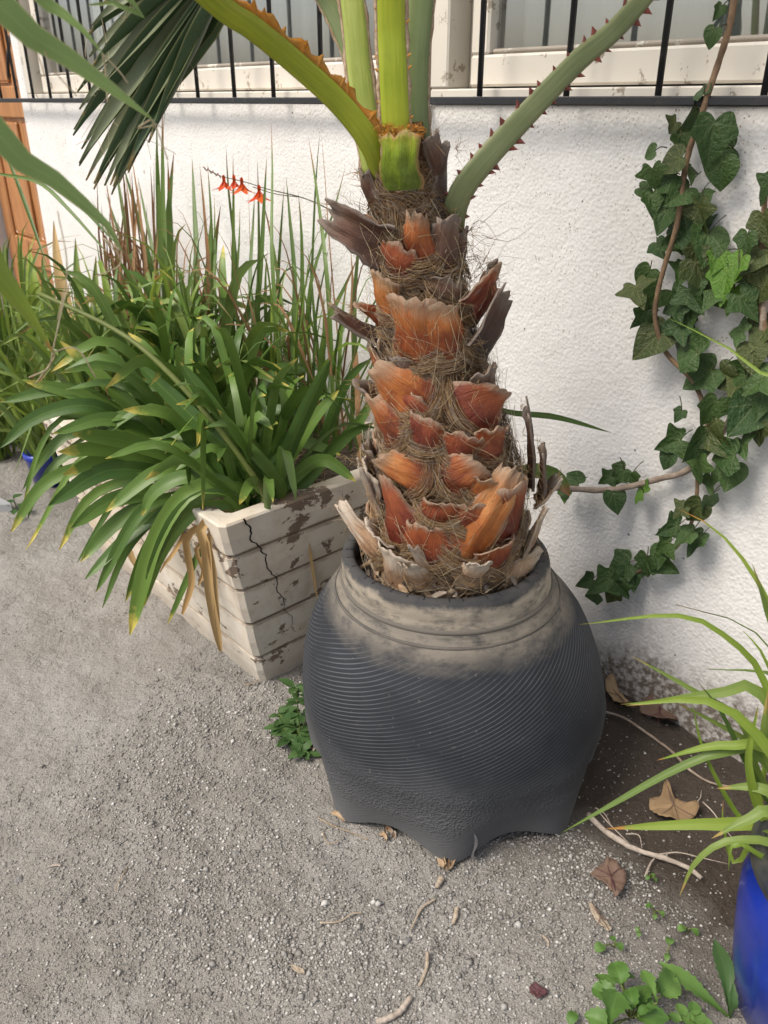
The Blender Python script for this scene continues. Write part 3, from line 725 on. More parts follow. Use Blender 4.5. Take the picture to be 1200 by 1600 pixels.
def leaf_base(B, T, w0, w1, mat, bow=.012, jag=.006, seed=0, hug=.55, name='leaf_base', th=.005):
    """clasping, outward-bowed scale with a ragged cut end; B, T are points on or off the trunk"""
    rr = random.Random(seed * 7 + 1); nv, nu = 10, 13; outer = []; uvs = []
    Ax = tax((B.z)); Nb = Vector((B.x - Ax.x, B.y - Ax.y, .0)).normalized(); Tt = (T - B).normalized()
    S = Tt.cross(Nb).normalized(); N = S.cross(Tt).normalized()
    if N.dot(Nb) < 0: N = -N
    wav = rr.random() * 9; jg = [1.1 * noise.noise(Vector((k * .33, seed * 3.7, 0))) * 2 + .35 * rr.uniform(-1, .6) - .5 * abs(2 * k / (nu - 1) - 1) ** 3 for k in range(nu)]
    wl = w0 * 1.5
    for i in range(nv):
        t = i / (nv - 1); p = B.lerp(T, t) + N * (bow * math.sin(math.pi * min(1, t * 1.05)) + .010)
        ww = lerp(w0, w1, t ** .8)
        for k in range(nu):
            u = 2 * k / (nu - 1) - 1
            q = p + S * (u * ww * .5 * (1 + .07 * math.sin(9 * t + wav + u) + (.09 * rr.uniform(-1, 1) if abs(u) > .9 else 0))) + N * (.004 * noise.noise(Vector((u * 2.2 + wav, t * 3.5, seed)))) - N * (hug * ww * .5 * u * u * lerp(1.0, .75, t)) + N * (.0025 * math.sin(u * 7 + wav + 3 * t))
            if i == nv - 1: q += Tt * (jag * jg[k] * 1.4) + N * rr.uniform(-.003, .003)
            if i == nv - 2: q += Tt * (jag * jg[k] * .5)
            outer.append(q); uvs.append(((u + 1) / 2, t))
    inn = [q - N * (th * (1 - .3 * ((i // nu) / (nv - 1)))) for i, q in enumerate(outer)]
    v = outer + inn; M_ = nv * nu; f = []
    for i in range(nv - 1):
        for k in range(nu - 1):
            a = i*nu + k; f.append((a, a+1, a+nu+1, a+nu)); f.append((M_+a, M_+a+nu, M_+a+nu+1, M_+a+1))
    for i in range(nv - 1):
        a = i*nu; f.append((a, a+nu, M_+a+nu, M_+a)); a = i*nu + nu - 1; f.append((a, M_+a, M_+a+nu, a+nu))
    for k in range(nu - 1):
        a = (nv-1)*nu + k; f.append((a, a+1, M_+a+1, M_+a))
    return mesh(name, v, f, MAT[mat], palm, uvs + uvs)
def plate(B, T, w0, w1, mat, fl, seed):
    """broad leaf base lying flush round the trunk, lifting a little towards its torn upper edge"""
    rr = random.Random(seed * 13 + 5); nv, nu = 11, 13
    A, C = tax(B.z), tax(T.z); t0 = math.atan2(B.y - A.y, B.x - A.x); t1 = math.atan2(T.y - C.y, T.x - C.x)
    while t1 - t0 > math.pi: t1 -= 2 * math.pi
    while t1 - t0 < -math.pi: t1 += 2 * math.pi
    rm = tr(.5 * (B.z + T.z)); ax, az = rm * (t1 - t0), T.z - B.z; L = math.hypot(ax, az); ax, az = ax / L, az / L; wav = rr.random() * 20
    outer = []; uvs = []; inn = []
    for i in range(nv):
        t = lerp(-.16, 1.10, i / (nv - 1)); tt = max(0, t)
        ww = lerp(w0, w1, min(1, tt) ** .8) * (1 + .06 * math.sin(7 * t + wav))
        for k in range(nu):
            u = 2 * k / (nu - 1) - 1; e = u * ww * .5 * (1 + (.10 * rr.uniform(-1, 1) if abs(u) > .9 else 0)); along = t * L + ww * .22 * u * u * max(0, 1 - tt)
            if i >= nv - 2: along += (.010 * noise.noise(Vector((k * .42, wav, 0))) + .0035 * rr.uniform(-1, 1) - .006 * u * u) * (1 if i == nv - 1 else .5)
            th = t0 + (ax * along + az * e) / rm; z = B.z + az * along - ax * e; c = tax(z)
            r = tr(z) + .006 + fl * tt ** 1.7 * (1 - .25 * u * u) + .006 * math.sin(math.pi * min(1, tt)) * (1 - u * u) - .005 * abs(u) ** 4 + .0045 * noise.noise(Vector((u * 1.8 + wav, t * 2.4, seed)))
            d_ = Vector((math.cos(th), math.sin(th), 0)); outer.append(c + d_ * r); inn.append(c + d_ * (r - .0045)); uvs.append(((u + 1) / 2, i / (nv - 1)))
    M_ = nv * nu; f = []
    for i in range(nv - 1):
        for k in range(nu - 1): a = i*nu + k; f.append((a, a+1, a+nu+1, a+nu)); f.append((M_+a, M_+a+nu, M_+a+nu+1, M_+a+1))
        a = i*nu; f.append((a, a+nu, M_+a+nu, M_+a)); a = i*nu + nu - 1; f.append((a, M_+a, M_+a+nu, a+nu))
    for k in range(nu - 1): a = (nv-1)*nu + k; f.append((a, a+1, M_+a+1, M_+a))
    return mesh('leaf_base', outer + inn, f, MAT[mat], palm, uvs + uvs)
# base px, tip px, base width px, tip width px, flare (m) at the tip, material, bow
LB = [
 ((612,382),(515,327),62,44,.055,'base_dark',.006), ((600,385),(560,335),40,30,.03,'base_orange',.004), ((656,412),(650,338),50,18,.012,'base_orange',.010), ((690,420),(700,345),46,30,.015,'base_dark',.01),
 ((608,492),(600,430),50,36,.012,'base_orange',.008), ((596,515),(519,472),44,30,.06,'base_dark',.004), ((590,512),(548,478),30,22,.03,'base_red',.004),
 ((655,566),(646,474),58,42,.018,'base_orange',.010), ((700,560),(684,482),62,40,.012,'base_orange',.016), ((716,486),(768,425),54,34,.05,'base_red',.006), ((732,548),(783,452),54,38,.055,'base_dark',.004), ((722,470),(760,415),40,30,.04,'base_dark',.004),
 ((664,648),(598,580),86,44,.022,'base_orange',.012), ((722,660),(772,612),92,40,.03,'base_red',.010), ((592,655),(562,604),44,34,.035,'base_dark',.008), ((755,632),(758,580),44,30,.03,'base_dark',.006), ((640,600),(622,560),40,30,.01,'base_dark',.006),
 ((632,694),(588,624),62,28,.020,'base_orange',.010), ((712,718),(726,682),46,34,.016,'base_red',.008), ((668,750),(602,718),50,28,.022,'base_orange',.010), ((697,756),(742,726),50,38,.016,'base_orange',.012), ((745,778),(760,748),42,36,.016,'base_orange',.010),
 ((642,852),(608,752),76,14,.014,'base_red',.012), ((712,872),(806,728),84,34,.045,'base_orange',.014), ((592,806),(582,734),40,40,.020,'base_pale',.008), ((820,756),(813,634),30,24,.05,'base_dark',.004), ((790,848),(802,762),66,42,.03,'base_red',.012), ((690,815),(692,784),60,40,.008,'base_red',.008), ((672,880),(664,820),70,40,.006,'base_red',.008),
 ((620,916),(616,862),40,38,.030,'base_pale',.004), ((604,872),(533,784),38,34,.060,'base_pale',.004), ((596,876),(552,815),36,32,.045,'base_pale',.004), ((606,852),(592,832),40,40,.028,'base_pale',.004), ((812,868),(846,794),20,16,.06,'base_pale',.003), ((832,784),(872,744),24,22,.07,'base_pale',.003), ((836,770),(840,700),26,24,.06,'base_dark',.003),
 ((770,888),(776,850),54,44,.016,'base_red',.008), ((672,908),(648,854),12,8,.03,'base_pale',.002), ((600,800),(566,722),16,10,.05,'base_pale',.002), ((580,760),(575,700),30,24,.02,'base_dark',.004), ((730,905),(748,878),34,26,.02,'base_pale',.004), ((790,900),(850,870),26,18,.02,'base_pale',.003), ((655,912),(640,880),30,22,.03,'base_pale',.003),
 ((700,335),(712,232),44,30,.012,'base_dark',.004), ((690,300),(672,215),30,20,.012,'base_dark',.004), ((575,330),(560,270),36,24,.012,'base_dark',.004), ((640,640),(650,615),60,44,.004,'base_red',.004), ((760,720),(770,670),50,34,.020,'base_red',.008), ((735,830),(745,790),60,40,.010,'base_red',.010), ((660,700),(668,655),54,38,.006,'base_red',.008), ((590,600),(585,545),40,28,.014,'base_red',.006), ((740,420),(735,360),44,30,.015,'base_dark',.006), ((620,430),(625,385),50,36,.006,'base_red',.006), ((690,470),(700,440),50,40,.004,'base_dark',.006),
]
for i, (b, t, w0, w1, fl, mt, bow) in enumerate(LB):
    B = trunk_hit(*b, extra=-.006); T = trunk_hit(*t, extra=fl); k = B.y / ray(*b).y
    if fl >= .04: leaf_base(B, T, w0 * k * 1.25, w1 * k * 1.2, mt, bow, seed=i, jag=.010, hug=.5 if w0 > 70 else -.35 if mt != 'base_pale' else .35)
    else: plate(B, T, w0 * k * 1.55, w1 * k * 1.5, mt, fl + .008, i)
rb = random.Random(4)                               # the side turned to the wall
for i in range(26):
    z = lerp(.50, 1.10, i / 25); th = R(20) + (i * 2.4) % R(140); c = tax(z); r = tr(z)
    B = c + Vector((math.cos(th)*r, math.sin(th)*r, 0)); z2 = z + rb.uniform(.05, .09); c2 = tax(z2); r2 = tr(z2) + rb.uniform(.01, .05); th2 = th + rb.uniform(-.25, .25)
    plate(B, c2 + Vector((math.cos(th2)*r2, math.sin(th2)*r2, 0)), .095, .06, rb.choice(['base_orange', 'base_red', 'base_dark']), .02, 90 + i)
# green cut leaf base at the crown, with fuzzy orange cut end
B = trunk_hit(626, 296, .0); T = trunk_hit(624, 206, .020)
leaf_base(B, T, .066, .060, 'base_green', .006, jag=.006, seed=77, hug=.42, th=.012)
# fibres: matted strands wound round the trunk, loose curls, fringe along leaf bases
def ribbon_strands(name, strands, mat):
    v = []; f = []
    for ps, w_ in strands:
        b = len(v); n = len(ps)
        for i, p in enumerate(ps):
            T = ps[min(i+1, n-1)] - ps[max(i-1, 0)]; S = T.cross(CAM - p)
            if S.length < 1e-9: S = Vector((0, 0, 1))
            S.normalize(); t = 1 - .6 * i / (n - 1); U = S.cross(T).normalized()
            v += [p + S * w_ * t, p - S * w_ * t * .5 + U * w_ * t * .8, p - S * w_ * t * .5 - U * w_ * t * .8]
        for i in range(n - 1):
            a = b + 3*i
            for k in range(3): c = (k+1) % 3; f.append((a+k, a+c, a+3+c, a+3+k))
    return tag(mesh(name, v, f, MAT[mat], palm), kind='stuff')
def strand_mat(n, seed, zr, out, wr, tilt, ln, curl=.0):
    rr = random.Random(seed); res = []
    for _ in range(n):
        z = rr.uniform(*zr); th = rr.uniform(R(-200), R(20)); L = rr.uniform(*ln); tl = rr.choice((-1, 1)) * rr.uniform(*tilt); r0 = rr.uniform(*out)
        ps = []; m = 7; ph = rr.random() * 6; cv = rr.uniform(-curl, curl); lift = rr.uniform(0, out[1])
        for i in range(m):
            t = i / (m - 1) - .5; rz = tr(z) + r0 + lift * abs(t) * rr.uniform(.2, 1)
            a = th + L * t * math.cos(tl) / rz; zz = z + L * t * math.sin(tl) + .006 * math.sin(ph + 5 * t) + cv * t * t
            c = tax(zz); ps.append(c + Vector((math.cos(a), math.sin(a), 0)) * rz)
        res.append((ps, rr.uniform(*wr)))
    return res
ribbon_strands('fibre', strand_mat(2600, 1, (.50, 1.20), (-.006, .006), (.00035, .0008), (.15, .75), (.04, .11)), 'fibre_tan')
ribbon_strands('fibre', strand_mat(2200, 2, (.50, 1.20), (-.006, .005), (.00035, .0008), (.1, .7), (.04, .11)), 'fibre_brown')
ribbon_strands('fibre', strand_mat(1500, 3, (.48, 1.20), (.0, .009), (.0003, .0007), (.1, .9), (.04, .10)), 'fibre_grey')
ribbon_strands('fibre', strand_mat(260, 4, (.50, 1.12), (.010, .030), (.0003, .0006), (.3, 1.4), (.05, .12), .08), 'fibre_thread')
# fringes: strands springing from leaf-base edges
fr_ = []; rr = random.Random(8)
for i, (b, t, w0, w1, fl, mt, bow) in enumerate(LB):
    B = trunk_hit(*b, extra=0); T = trunk_hit(*t, extra=fl); k = B.y / ray(*b).y; A = tax(B.z); Nb = Vector((B.x-A.x, B.y-A.y, 0)).normalized(); S = (T-B).cross(Nb).normalized()
    for q in range(26):
        t_ = rr.random(); sd_ = rr.choice((-1, 1)); p = B.lerp(T, t_) + S * sd_ * lerp(w0, w1, t_) * k * .5 + Nb * .002
        if q % 3 == 0: p = T + S * rr.uniform(-.5, .5) * w1 * k
        dr = (S * sd_ * rr.uniform(.1, 1) + Nb * rr.uniform(.0, .8) + Vector((0, 0, rr.uniform(-.6, .7))) + (T - B).normalized() * rr.uniform(-.2, .8)).normalized()
        L = rr.uniform(.008, .032); bend = Vector((rr.uniform(-1, 1), rr.uniform(-1, 1), rr.uniform(-1, 1))) * .7
        fr_.append(([p + dr * (L * x) + bend * (L * x * x) for x in (0, .3, .6, 1)], rr.uniform(.0003, .0007)))
ribbon_strands('fibre', fr_, 'fibre_tan')
sw = {'fibre_tan': [], 'fibre_brown': [], 'fibre_grey': []}
for i, (b, t, w0, w1, fl, mt, bow) in enumerate(LB):
    B = trunk_hit(*b, extra=0); T = trunk_hit(*t, extra=fl); k = B.y / ray(*b).y; A = tax(B.z); Nb = Vector((B.x-A.x, B.y-A.y, 0)).normalized(); Td = (T-B); ln = Td.length; Td.normalize(); S = Td.cross(Nb).normalized(); Wd = w0 * k * 1.5
    if w0 < 30: continue
    for q in range(int(34 + Wd * 900)):
        u0 = rr.uniform(-1.25, .9); u1 = min(1.3, u0 + rr.uniform(.3, 1.3)); lo = rr.gauss(-.004, .008); kk = rr.uniform(.25, .62); ps = []
        for j in range(6):
            u = lerp(u0, u1, j / 5); zoff = lo + kk * Wd * .5 * u * u; p = B + S * (u * Wd * .5) + Td * zoff; A2 = tax(p.z); rd = Vector((p.x - A2.x, p.y - A2.y, 0)); rl = rd.length; rd.normalize()
            want = tr(p.z) + .012 * max(0, 1 - .5 * u * u) + rr.uniform(.0, .004); ps.append(Vector((A2.x, A2.y, p.z)) + rd * want)
        sw[rr.choice(['fibre_tan', 'fibre_tan', 'fibre_brown', 'fibre_grey'])].append((ps, rr.uniform(.0003, .0008)))
for k_, v_ in sw.items(): ribbon_strands('fibre', v_, k_)
stf = []                                              # fuzz on the cut end of the green stub
for i in range(260):
    p = trunk_hit(rr.uniform(590, 662), rr.uniform(196, 216), .022) + Vector((0, rr.uniform(-.004, .02), 0)); d_ = Vector((rr.uniform(-1, 1), rr.uniform(-1, .3), rr.uniform(-.3, .9))) * .010
    stf.append(([p, p + d_ * .5, p + d_ + Vector((0, 0, -.003))], .0009))
ribbon_strands('fibre', stf, 'margin_orange')
# whiskers to the right of the crown
wk = []
for i in range(26):
    p = trunk_hit(rr.uniform(700, 760), rr.uniform(330, 440), .01); a, b = rr.uniform(25, 75), rr.uniform(-40, 30); q0 = proj(p)
    wk.append(([p.lerp(P(q0[0] + a, q0[1] + b, 1.40 + rr.uniform(-.04, .05)), x) + Vector((0, 0, .012 * math.sin(4 * x + i))) for x in (0, .25, .5, .75, 1)], .0006))
ribbon_strands('fibre', wk, 'fibre_brown')
# dry husk curls lying round the foot of the trunk inside the lip
for i in range(44):
    th = R(rr.uniform(-185, 5)); r = rr.uniform(.135, .172); p = Vector((.119 + math.cos(th)*r, 1.408 + math.sin(th)*r, .472 + rr.uniform(0, .03)))
    dr = Vector((rr.uniform(-1, 1), rr.uniform(-1, 1), rr.uniform(-.1, .7))).normalized(); L = rr.uniform(.025, .065)
    inw = Vector((.119 - p.x, 1.408 - p.y, 0)).normalized()
    leaf('husk', palm, [p, p + dr * L * .5 + Vector((0, 0, .01)), p + dr * L * .9 + inw * .012], rr.uniform(.004, .016), MAT[rr.choice(['husk', 'base_pale', 'fibre_grey'])], prof='ribbon', n=6, roll=rr.uniform(-1, 1), fold=.4, twist=rr.uniform(-1.5, 1.5), cols=3)

# ------------------------------------------------------------------ palm: fronds
def petiole(pts, w0, w1, mat, margin=None, thorns=None, seed=0, n=40, sidehint=None, flat=.55, tl=.012, tsp=.028, which=(-1, 1)):
    ps = spline(pts, n); v = []; f = []; uv = []; ns = 14; frames = []
    prev = None
    for i, p in enumerate(ps):
        T = (ps[min(i+1, n)] - ps[max(i-1, 0)]).normalized()
        h = prev if prev is not None else Vector(sidehint) if sidehint is not None else T.cross(CAM - p)
        S = (h - T * h.dot(T)).normalized(); prev = S; N = S.cross(T)
        if N.dot(CAM - p) < 0: N = -N
        t = i / n; hw = .5 * lerp(w0, w1, min(1, t * 1.15) ** .7)
        frames.append((p, T, S, N, hw))
        for k in range(ns):
            a = 2*math.pi*k/ns; x, y = math.cos(a), math.sin(a)
            y2 = y * flat * (1.0 if y < 0 else .75) - (.12 * (1 - x*x) if y > 0 else 0)
            v.append(p + S * (hw * x) + N * (hw * y2)); uv.append((k / ns, t * 3))
    for i in range(n):
        for k in range(ns): a, b = i*ns+k, i*ns+(k+1)%ns; f.append((a, b, b+ns, a+ns))
    f.append(tuple(range(ns-1, -1, -1))); f.append(tuple(range(n*ns, (n+1)*ns)))
    o = mesh('frond', v, f, MAT[mat], palm, uv)
    rr = random.Random(seed)
    for sd in which:
        if margin:
            mb = MB(); vv = []; ff = []
            for i, (p, T, S, N, hw) in enumerate(frames):
                j = rr.uniform(.25, 1.4) * margin[1]
                vv += [p + S * sd * hw * .93 + N * hw * .10, p + S * sd * (hw + j * .55) + N * hw * .03, p + S * sd * (hw + j) - N * hw * .10, p + S * sd * hw * .93 - N * hw * .16]
                if i: a = 4*i - 4; ff += [(a+k, a+(k+1) % 4, a+4+(k+1) % 4, a+4+k) for k in range(4)]
            mesh('margin', vv, ff, MAT[margin[0]], o)
        if thorns:
            L = sum((ps[i+1] - ps[i]).length for i in range(n)); cnt = int(L / tsp); mb = MB()
            for q in range(1, cnt):
                x = (q + rr.uniform(-.3, .3)) / cnt * n; i = min(n - 1, int(x)); p, T, S, N, hw = frames[i]; p = p.lerp(frames[i+1][0], x - i)
                e = p + S * sd * hw * .9; ln = tl * rr.uniform(.7, 1.3); bs = ln * .55; cur = rr.choice((.5, .7, .2))
                tip = e + S * sd * ln + T * ln * cur + N * ln * rr.uniform(-.1, .3)
                mesh('thorn', [e - T * bs - N * .0012, e + T * bs - N * .0012, e + N * .0022 + S * sd * .001, e + S * sd * ln * .55 + T * bs * .2 + N * .0012, tip], [(0, 1, 3), (1, 2, 3), (2, 0, 3), (0, 3, 4), (1, 4, 3), (0, 4, 2), (2, 4, 1)], MAT[thorns], o, smooth=False)
    return o
def leaflet(parent, pts, wd, mat, fold=.3, prof='fan', n=14, roll=0.0, cols=3, threads=0, seed=0, view=True):
    o = leaf('leaflet', parent, pts, wd, mat, prof=prof, n=n, fold=fold, roll=roll, cols=cols, view=view); return o
def threads(parent, items):
    mb = MB()
    for pts, r in items:
        v, f, uv = tube(spline(pts, 10), r, 4); mb.add(v, f, uv)
    tag(mb.build('leaf_thread', MAT['fibre_thread'], parent), kind='stuff')
YC = 1.40
# lime stalk leaning left -> carries the frond hanging beside the camera
HN = Vector((-.66, .72, 1.74))
a = [P(600, 275, 1.395), P(578, 222, 1.375), P(530, 160, 1.36), P(460, 96, 1.33), P(395, 43, 1.29), P(318, -14, 1.24), Vector((-.42, 1.02, 1.60)), Vector((-.58, .86, 1.72)), HN]
f_near = petiole(a, .038, .026, 'petiole_lime', margin=('margin_orange', .010), thorns='margin_orange', seed=1, n=90, tl=.016, tsp=.030, which=(1,)); 
f_near2 = f_near
# mid stalks
def up(px, Y, dz=.55, dx=0, dy=0):
    p = P(px[0], px[1], Y); return p
a = [P(588, 280, 1.41), P(572, 190, 1.42), P(560, 100, 1.43), P(550, 0, 1.44), Vector((-.09, 1.48, 1.75)), Vector((-.14, 1.53, 2.05))]
f_b = petiole(a, .042, .030, 'petiole_pale', margin=('margin_dry', .004), seed=2, n=50, tl=.009, tsp=.03)
a = [P(624, 290, 1.375), P(618, 190, 1.375), P(614, 100, 1.375), P(611, 0, 1.375), Vector((.005, 1.33, 1.80)), Vector((-.01, 1.28, 2.15))]
f_c = petiole(a, .048, .034, 'petiole_lime', margin=('margin_dry', .004), thorns='margin_orange', seed=3, n=50, tl=.007, tsp=.03, which=(1, -1))
a = [P(652, 240, 1.425), P(648, 160, 1.43), P(650, 80, 1.435), P(657, 0, 1.44), Vector((.08, 1.46, 1.75)), Vector((.12, 1.5, 2.1))]
f_d = petiole(a, .046, .034, 'petiole_grey', margin=('margin_dry', .003), seed=4, n=50)
# dark one behind, arching left to the hanging fan
HF = P(408, -118, 1.46)
a = [P(590, 230, 1.45), P(568, 130, 1.47), P(535, 45, 1.49), P(505, -10, 1.50), P(455, -85, 1.49), HF]
f_e = petiole(a, .046, .026, 'petiole_grey', margin=('margin_dry', .003), seed=5, n=40)
# right stalk with red thorns
a = [P(700, 430, 1.42), P(704, 370, 1.40), P(716, 310, 1.385), P(748, 262, 1.38), P(808, 195, 1.40), P(900, 98, 1.43), P(1004, -2, 1.46), Vector((.62, 1.56, 1.72)), Vector((.76, 1.52, 1.98))]
f_r = petiole(a, .044, .021, 'petiole_olive', thorns='thorn_red', seed=6, n=60, flat=.42, tl=.010, tsp=.026)
# hanging dark fan: leaflets side by side
tips = [(150,-10),(138,38),(134,88),(128,128),(118,172),(110,204),(122,235),(118,258),(134,278),(146,292),(163,286),(174,300),(186,282),(198,262),(212,240),(236,210)]
tips = sorted(tips + [((tips[i][0] + tips[i+1][0]) / 2 + (-1) ** i * 8, (tips[i][1] + tips[i+1][1]) / 2 - 6) for i in range(len(tips) - 1)], key=lambda q: math.atan2(q[1] + 118, 408 - q[0]))
for i, t in enumerate(tips):
    Yt = 1.44 + .05 * math.sin(i * 2.1); p1 = P(*t, Yt)
    if i < 16: p1 = HF.lerp(p1, .98)
    mid = HF.lerp(p1, .55) + Vector((0, -.004 * (i % 3), .010)); q = HF.lerp(p1, .85) + Vector((0, 0, .004))
    leaflet(f_e, [HF, HF.lerp(p1, .25) + Vector((0, 0, .012)), mid, q, p1 + Vector((0, 0, -.004))], .030, MAT['fan_dark' if (i % 2 or i > 24) else 'fan_pale'], fold=.30, roll=R((-1) ** i * 36), seed=i)
for i in range(6):                                 # tighter inner blades that close the blade towards its hub
    t = lerp(.2, .95, i / 5); p1 = P(lerp(190, 262, t), lerp(60, 160, t), 1.47)
    leaflet(f_e, [HF, HF.lerp(p1, .5), p1], .050, MAT['fan_dark'], fold=.12, roll=R((-1) ** i * 15))
th_ = []; rr = random.Random(12)
for i in range(46):
    t = rr.choice(tips); p = HF.lerp(P(*t, 1.43), rr.uniform(.45, .97)); L = rr.uniform(.03, .10)
    d_ = Vector((rr.uniform(-.8, .5), rr.uniform(-.5, .2), rr.uniform(-1, .3))); b_ = Vector((rr.uniform(-1, 1), 0, rr.uniform(-1, 1)))
    th_.append(([p, p + d_ * L * .5 + b_ * L * .12, p + d_ * L + b_ * L * .35], .00035))
threads(f_e, th_)
# leaflets of the near frond coming into view at the left
near = [([(0, 8), (118, 98), (190, 150), (237, 186)], .78, .86, .027, 'frond_green', .5), ([(-5, 208), (70, 268), (130, 318), (168, 352), (190, 392)], .80, .88, .027, 'frond_green', .1), ([(-4, 425), (35, 478), (58, 512), (82, 550)], .84, .90, .034, 'yellow_green', .2), ([(62, -6), (100, 22), (132, 50), (160, 84)], .86, .92, .020, 'frond_green', .8), ([(200, -6), (170, 3), (138, 8)], 1.0, 1.02, .018, 'frond_green', .5)]
for i, (px, y0, y1, wd, mt, rl) in enumerate(near):
    m_ = len(px); pts = [P(x, y, lerp(y0, y1, k / (m_ - 1))) for k, (x, y) in enumerate(px)]
    leaflet(f_near, [HN, HN.lerp(pts[0], .5) + Vector((0, 0, .03))] + pts, wd, MAT[mt], fold=.22, roll=R(rl * 20), n=22, cols=5, prof='near')
th_ = []
for (x, y), Y, tails in (((237, 186), .86, [((250, 215), (262, 250)), ((215, 200), (240, 196)), ((240, 192), (255, 200))]), ((190, 392), .88, [((186, 415), (150, 432)), ((180, 380), (187, 405)), ((160, 372), (188, 400))]), ((82, 550), .9, [((75, 575), (45, 590)), ((84, 560), (55, 600)), ((120, 545), (150, 590)), ((100, 470), (110, 440))]), ((160, 84), .92, [((185, 110), (200, 130)), ((165, 110), (168, 160))])):
    for a_, b_ in tails: th_.append(([P(x, y, Y), P(*a_, Y + .01), P(*b_, Y + .015)], .0008))
for a_, b_, c_ in (((30, 0), (22, 25), (30, 60)), ((60, 60), (85, 110), (120, 150)), ((90, 330), (105, 420), (90, 500)), ((20, 20), (60, 90), (70, 120))): th_.append(([P(*a_, .79), P(*b_, .80), P(*c_, .82)], .0006))
threads(f_near, th_)
def fan(parent, hub, axis_, n_, spread, L, wd, mat, seed, droop=.15, plane=None, skip=None):
    rr = random.Random(seed); ax = Vector(axis_).normalized(); pn = Vector(plane).normalized() if plane else Vector((0, -1, 0)); sd = ax.cross(pn).normalized()
    for i in range(n_):
        a_ = lerp(-spread, spread, i / (n_ - 1)); d_ = ax * math.cos(a_) + sd * math.sin(a_); l = L * rr.uniform(.85, 1.08) * (1 - .15 * abs(a_) / spread)
        pts = [hub, hub + d_ * l * .5, hub + d_ * l * .8 + Vector((0, 0, -droop * l * .3)), hub + d_ * l + Vector((0, 0, -droop * l))]
        if skip and skip(pts[-1]): continue
        leaflet(parent, pts, wd, MAT[mat], fold=.2, roll=R((-1) ** i * 25), view=False, n=10)
fan(f_b, Vector((-.14, 1.53, 2.05)), (-.5, .2, .8), 15, R(110), .42, .036, 'frond_green', 1)
fan(f_c, Vector((-.01, 1.28, 2.15)), (.1, -.4, .9), 15, R(110), .42, .036, 'frond_green', 2, plane=(1, 0, .3))
fan(f_d, Vector((.12, 1.5, 2.1)), (.4, .1, .8), 15, R(110), .42, .036, 'frond_green', 3)
fan(f_r, Vector((.76, 1.52, 1.98)), (.5, -.7, .35), 13, R(95), .38, .036, 'frond_green', 4, plane=(.6, .5, .3))
fan(f_near, HN, (-.5, -.6, .3), 13, R(95), .40, .040, 'frond_green', 5, plane=(-.5, .2, .8))

# ------------------------------------------------------------------ planter plants
AG = MAT['agapanthus']
agA = thing('agapanthus', 'strap-leaved clump spilling over the cracked corner of the cream planter', 'plant')
bA = W(-1.455, .585, .45)
A_ = [([(375,770),(300,765),(240,850),(203,992)],1.66,1.56,.050,.2),([(370,790),(300,800),(245,870),(215,960)],1.66,1.58,.046,-.2),([(365,760),(290,745),(240,770),(222,806)],1.68,1.66,.044,.4),([(438,730),(472,655),(516,563)],1.68,1.66,.044,.3),([(450,720),(490,655),(530,610)],1.70,1.70,.040,-.5),([(418,735),(402,705),(387,680)],1.68,1.66,.030,.2),([(460,745),(505,718),(556,752)],1.70,1.66,.038,.2),([(400,740),(340,650),(281,566)],1.68,1.72,.046,.1),([(385,730),(300,650),(213,566)],1.70,1.78,.046,.1),([(415,700),(432,600),(465,560)],1.72,1.78,.032,.6),([(390,770),(330,720),(302,612)],1.72,1.78,.034,.5),([(425,720),(445,640),(430,580)],1.74,1.80,.03,.6),([(470,760),(530,690),(585,660)],1.74,1.78,.034,.3),([(440,760),(380,690),(340,640)],1.66,1.64,.036,.3),([(350,770),(280,800),(228,905)],1.64,1.58,.036,-.5),([(380,745),(332,700),(275,735)],1.70,1.66,.036,.8),([(360,790),(318,850),(262,975)],1.66,1.60,.020,.2),([(410,740),(440,700),(470,655)],1.72,1.78,.036,.1),([(480,740),(540,600),(580,560)],1.85,1.92,.034,.3),([(480,740),(560,660),(585,610)],1.85,1.92,.036,.1)]
for px, y0, y1, wd, rl in A_: traced('leaf', agA, px, y0, y1, wd * .80, AG, base=bA + Vector((rnd.uniform(-.03, .03), rnd.uniform(-.02, .03), 0)), roll=R(rl * 60), n=16, fold=.16)
agB = thing('agapanthus', 'strap-leaved clump drooping over the long side of the cream planter', 'plant')
bB = W(-1.72, .54, .45)
